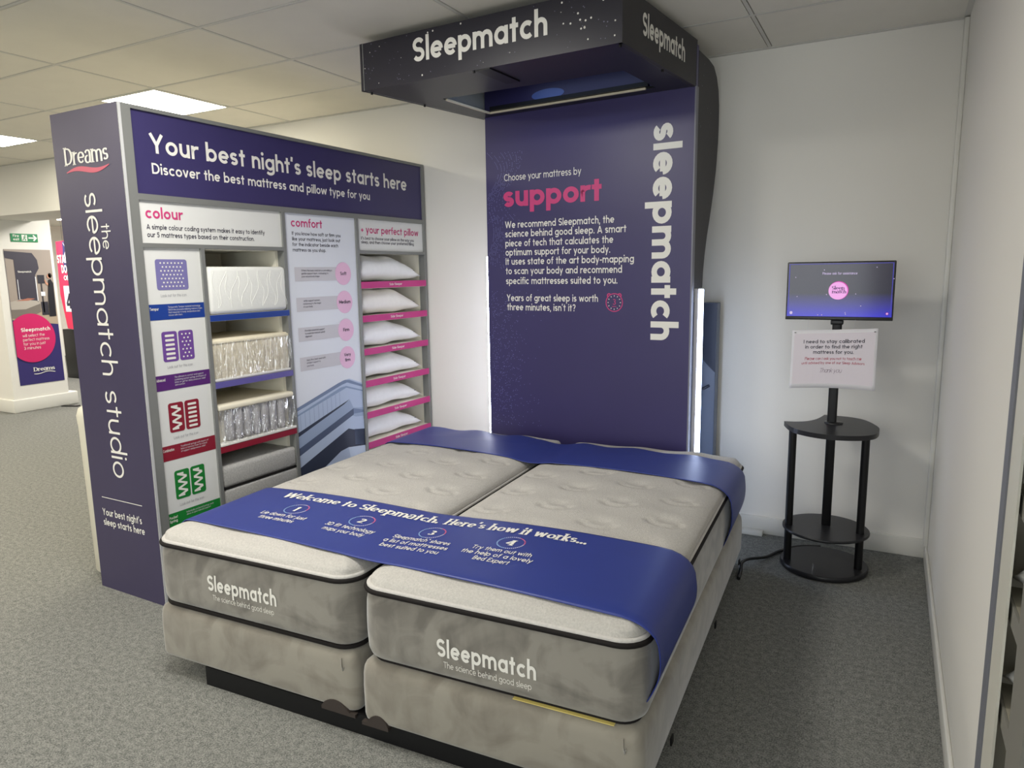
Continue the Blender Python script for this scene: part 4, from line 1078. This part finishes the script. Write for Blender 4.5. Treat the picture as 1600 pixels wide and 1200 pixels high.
# ================================================================== SHELF UNIT AT THE RIGHT EDGE
Q = thing('pillow_rack', 'open grey shelf unit set into the wall at the right edge', 'shelf unit', (XR, 1.70, 0))
post_m = mat('rack_post', (206, 204, 192), .45); rack_m = mat('rack_grey', (128, 126, 118), .5); rin_m = mat('rack_inner', (150, 145, 130), .6)
mb = MB(); mb.box(0, .005, .0, .125, 0, 2.6, post_m); mb.build('end_post', Q)
for y in (-.29, -.90):
    mb = MB(); mb.box(0, .010, y, y+.135, 0, 2.6, rack_m); mb.build('front_post', Q)
mb = MB(); mb.box(.006, .50, .11, .125, 0, 2.6, rin_m); mb.build('end_wall', Q)
mb = MB(); mb.box(.50, .515, -1.0, .125, 0, 2.6, rin_m); mb.build('back_board', Q)
for z in (.40, .635, .865, 1.10, 1.335, 1.57):
    mb = MB(); mb.box(.0165, .50, -1.0, .11, z-.02, z, rin_m); mb.build('shelf', Q)
    mb = MB(); mb.box(.011, .016, -.75, .10, z-.045, z, rack_m); mb.build('shelf_edge_strip', Q)
for z, lab in ((.865, 'white pillow on the upper visible shelf of the grey wall rack'), (.635, 'white pillow on the lower visible shelf of the grey wall rack')):
    t = thing('pillow', lab, 'pillow', (XR+.225, 1.63, z), 0, 'pillows in the wall rack')
    pillow_mesh('cover', t, pil_m, .30, .42, .17, int(z*100))

# ================================================================== PILLAR POSTER, EXIT SIGN, SALE BANNER
XP = -9.08
PS = thing('poster', 'tall navy poster with a large pink circle on the white pillar', 'poster', (XP, 4.80, .318))
def fp(e): return lambda y, z: (e, y, z)
y0, y1, ph_ = -.25, .265, 1.60
mb = MB(); mb.box(.001, .005, y0, y1, 0, ph_, mat('poster_navy', (52, 44, 106), .5)); pb = mb.build('sheet', PS)
l = MB(); K = [fp(.0062+.0012*k) for k in range(8)]
pc = lambda n, c: mat('poster_'+n, c, .5)
rect(l, K[0], y0, y1, .78, ph_, pc('room', (158, 146, 136))); l.face([K[1](*p) for p in [(y0, .78), (y1, .70), (y1, .90), (y0, .90)]], pc('floor', (176, 158, 136)))
l.face([K[2](*p) for p in [(y0+.09, .98), (y0+.31, .98), (y0+.31, 1.30), (y0+.36, 1.38), (y0+.35, 1.48), (y0+.30, 1.56), (y0, 1.58), (y0, 1.50), (y0+.09, 1.48)]], pc('tower', (62, 58, 70)))
rect(l, K[3], y0+.305, y0+.314, .98, 1.28, pc('light', (236, 236, 240))); rect(l, K[3], y0+.105, y0+.111, 1.0, 1.25, pc('light', (236, 236, 240)))
put_text(l, 'Sleepmatch', K[4], y0+.12, 1.33, ink_w, width=.15, size=.022, w=.12)
l.face([K[3](*p) for p in [(y0, .80), (y0, .99), (y0+.12, 1.02), (y0+.33, .99), (y0+.33, .86), (y0+.16, .80)]], pc('bed', (176, 168, 158)))
l.face([K[4](*p) for p in [(y0, .80), (y0, .90), (y0+.16, .90), (y0+.33, .96), (y0+.33, .86), (y0+.16, .79)]], pc('bedside', (120, 112, 104)))
l.face([K[4](*p) for p in [(y0+.06, 1.0), (y0+.20, 1.03), (y0+.28, 1.02), (y0+.20, 1.0)]], pc('sleeper', (170, 110, 92)))
rect(l, K[3], y0+.33, y0+.41, 1.20, 1.30, pc('screen', (50, 48, 56))); rect(l, K[3], y0+.36, y0+.375, .85, 1.20, pc('screen', (50, 48, 56))); rect(l, K[3], y0+.34, y0+.42, .82, .98, pc('screen', (50, 48, 56))); rect(l, K[4], y0+.35, y0+.40, 1.05, 1.10, pc('light', (236, 236, 240)))
l.face([K[5](*p) for p in [(y0+.42, .80), (y0+.50, .80), (y0+.505, 1.20), (y0+.48, 1.25), (y0+.45, 1.24), (y0+.43, 1.05)]], pc('dress', (30, 28, 34)))
l.face([K[5](*p) for p in [(y0+.46, 1.20), (y0+.455, 1.16), (y0+.42, 1.19), (y0+.405, 1.24), (y0+.415, 1.245), (y0+.43, 1.21)]], pc('skin', (196, 142, 118)))
disc(l, K[6], y0+.462, 1.285, .022, .028, pc('skin', (196, 142, 118)), 16); disc(l, K[6], y0+.475, 1.293, .022, .030, pc('hair', (44, 32, 28)), 16)
cy, cz, rr = y0+.190, .555, .292; rad = []
for k in range(48):
    a = 2*PI*k/48; rad.append((max(y0, cy+rr*math.cos(a)*.92), cz+rr*math.sin(a)*1.0))
l.face([K[6](*p) for p in rad], pc('circle', (204, 34, 100)))
put_text(l, 'Sleepmatch', K[7], y0+.075, .635, ink_w, width=.33, size=.045, w=.13)
for k, (s, w_) in enumerate((('will select the', .25), ('perfect mattress', .30), ('for you in just', .25), ('3 minutes', .19))): put_text(l, s, K[7], y0+.085, .572-.05*k, ink_w, width=w_, size=.034, w=.07)
put_text(l, 'Dreams', K[5], y0+.165, .150, ink_w, width=.245, size=.052, w=.14, track=.02, serif=True)
line2(l, K[5], [(y0+.165+.245*t, .128+.010*math.sin(t*PI*2-2.6)) for t in [k/12 for k in range(13)]], .008, ink_w)
l.build('print', pb)
E_ = thing('exit_sign', 'green fire exit sign with running figure and arrow, above the poster', 'sign', (XP, 4.79, 2.005))
mb = MB(); mb.box(.001, .008, -.148, .148, 0, .095, mat('sign_green', (20, 130, 78), .4)); eb = mb.build('plate', E_)
l = MB(); f = fp(.0092)
put_text(l, 'Fire', f, -.125, .055, ink_w, width=.066, size=.030, w=.12); put_text(l, 'exit', f, -.125, .015, ink_w, width=.066, size=.030, w=.12)
rect(l, f, -.030, .030, .012, .083, ink_w); g = fp(.0104); gm = mat('sign_green', (20, 130, 78), .4)
disc(l, g, .008, .073, .007, .008, gm, 10); line2(l, g, [(.004, .062), (-.004, .040), (.012, .030), (.008, .016)], .009, gm); line2(l, g, [(-.004, .040), (-.016, .030), (-.022, .018)], .008, gm); line2(l, g, [(-.014, .056), (.004, .060), (.018, .050)], .007, gm)
line2(l, f, [(.045, .048), (.125, .048)], .016, ink_w); line2(l, f, [(.098, .080), (.130, .048), (.098, .016)], .016, ink_w)
l.build('print', eb)
# sale banner seen through the opening
BN = thing('sale_banner', 'red hanging sale banner glimpsed between the pillar and the navy end panel', 'banner', (-11.0, 6.5, .78))
mb = MB(); pts = [(-.40, .02), (.45, -.05), (.45, 1.38), (-.47, 1.36), (-.50, .55)]
mb.prism(pts, 'y', 0, .012, mat('banner_red', (226, 56, 92), .6)); bb = mb.build('cloth', BN)
l = MB(); f = lambda x, z: (x, -.0015, z); g = lambda x, z: (x, -.003, z)
l.face([f(*p) for p in [(-.30, 1.355), (.45, 1.375), (.45, .86), (-.33, .92)]], mat('banner_navy', (62, 56, 104), .6))
for k in range(9): line2(l, g, [(-.28+.06*k+.05*math.sin(j*.8+k), 1.34-.05*j) for j in range(7)], .010, ink_lg)
for s, x, z, c_, w_ in (('STAMP', -.475, 1.03, .125, .36), ('DOWN', -.385, .875, .125, .31), ('ON PRICES', -.35, .765, .075, .52)): put_text(l, s, lambda x_, z_: (x_, -.0045, z_), x, z, ink_w, width=w_, size=c_, w=.15, track=.03)
rect(l, g, -.39, .42, .28, .68, mat('banner_card', (240, 240, 240), .6)); h = lambda x, z: (x, -.0045, z)
put_text(l, 'UP TO', h, -.20, .60, ink_g, size=.045, width=.16, w=.10); put_text(l, '40', h, -.345, .33, ink_d, size=.235, width=.27, w=.13)
l.build('print', bb)
mb = MB(); mb.tube([(-.3, .006, 1.36), (-.3, .006, 1.83)], .002, black_m, 5); mb.build('cord', BN)
mb = MB(); mb.tube([(.4, .006, 1.38), (.4, .006, 1.83)], .002, black_m, 5); mb.build('cord', BN)
o = MB(); o.box(-.56, .60, -.22, .22, 0, .78, black_m, .01); o = o.build('black_counter', None, (-11.05, 6.75, 0)); tag(o, 'black counter under the red sale banner, half hidden by the end panel', 'counter')
o = MB(); o.box(-.11, .11, -.03, .03, 0, .012, black_m, .002); o = o.build('floor_plate', None, (-8.93, 5.02, 0.001), 0.35); tag(o, 'small dark plate lying on the carpet by the pillar foot', 'plate')
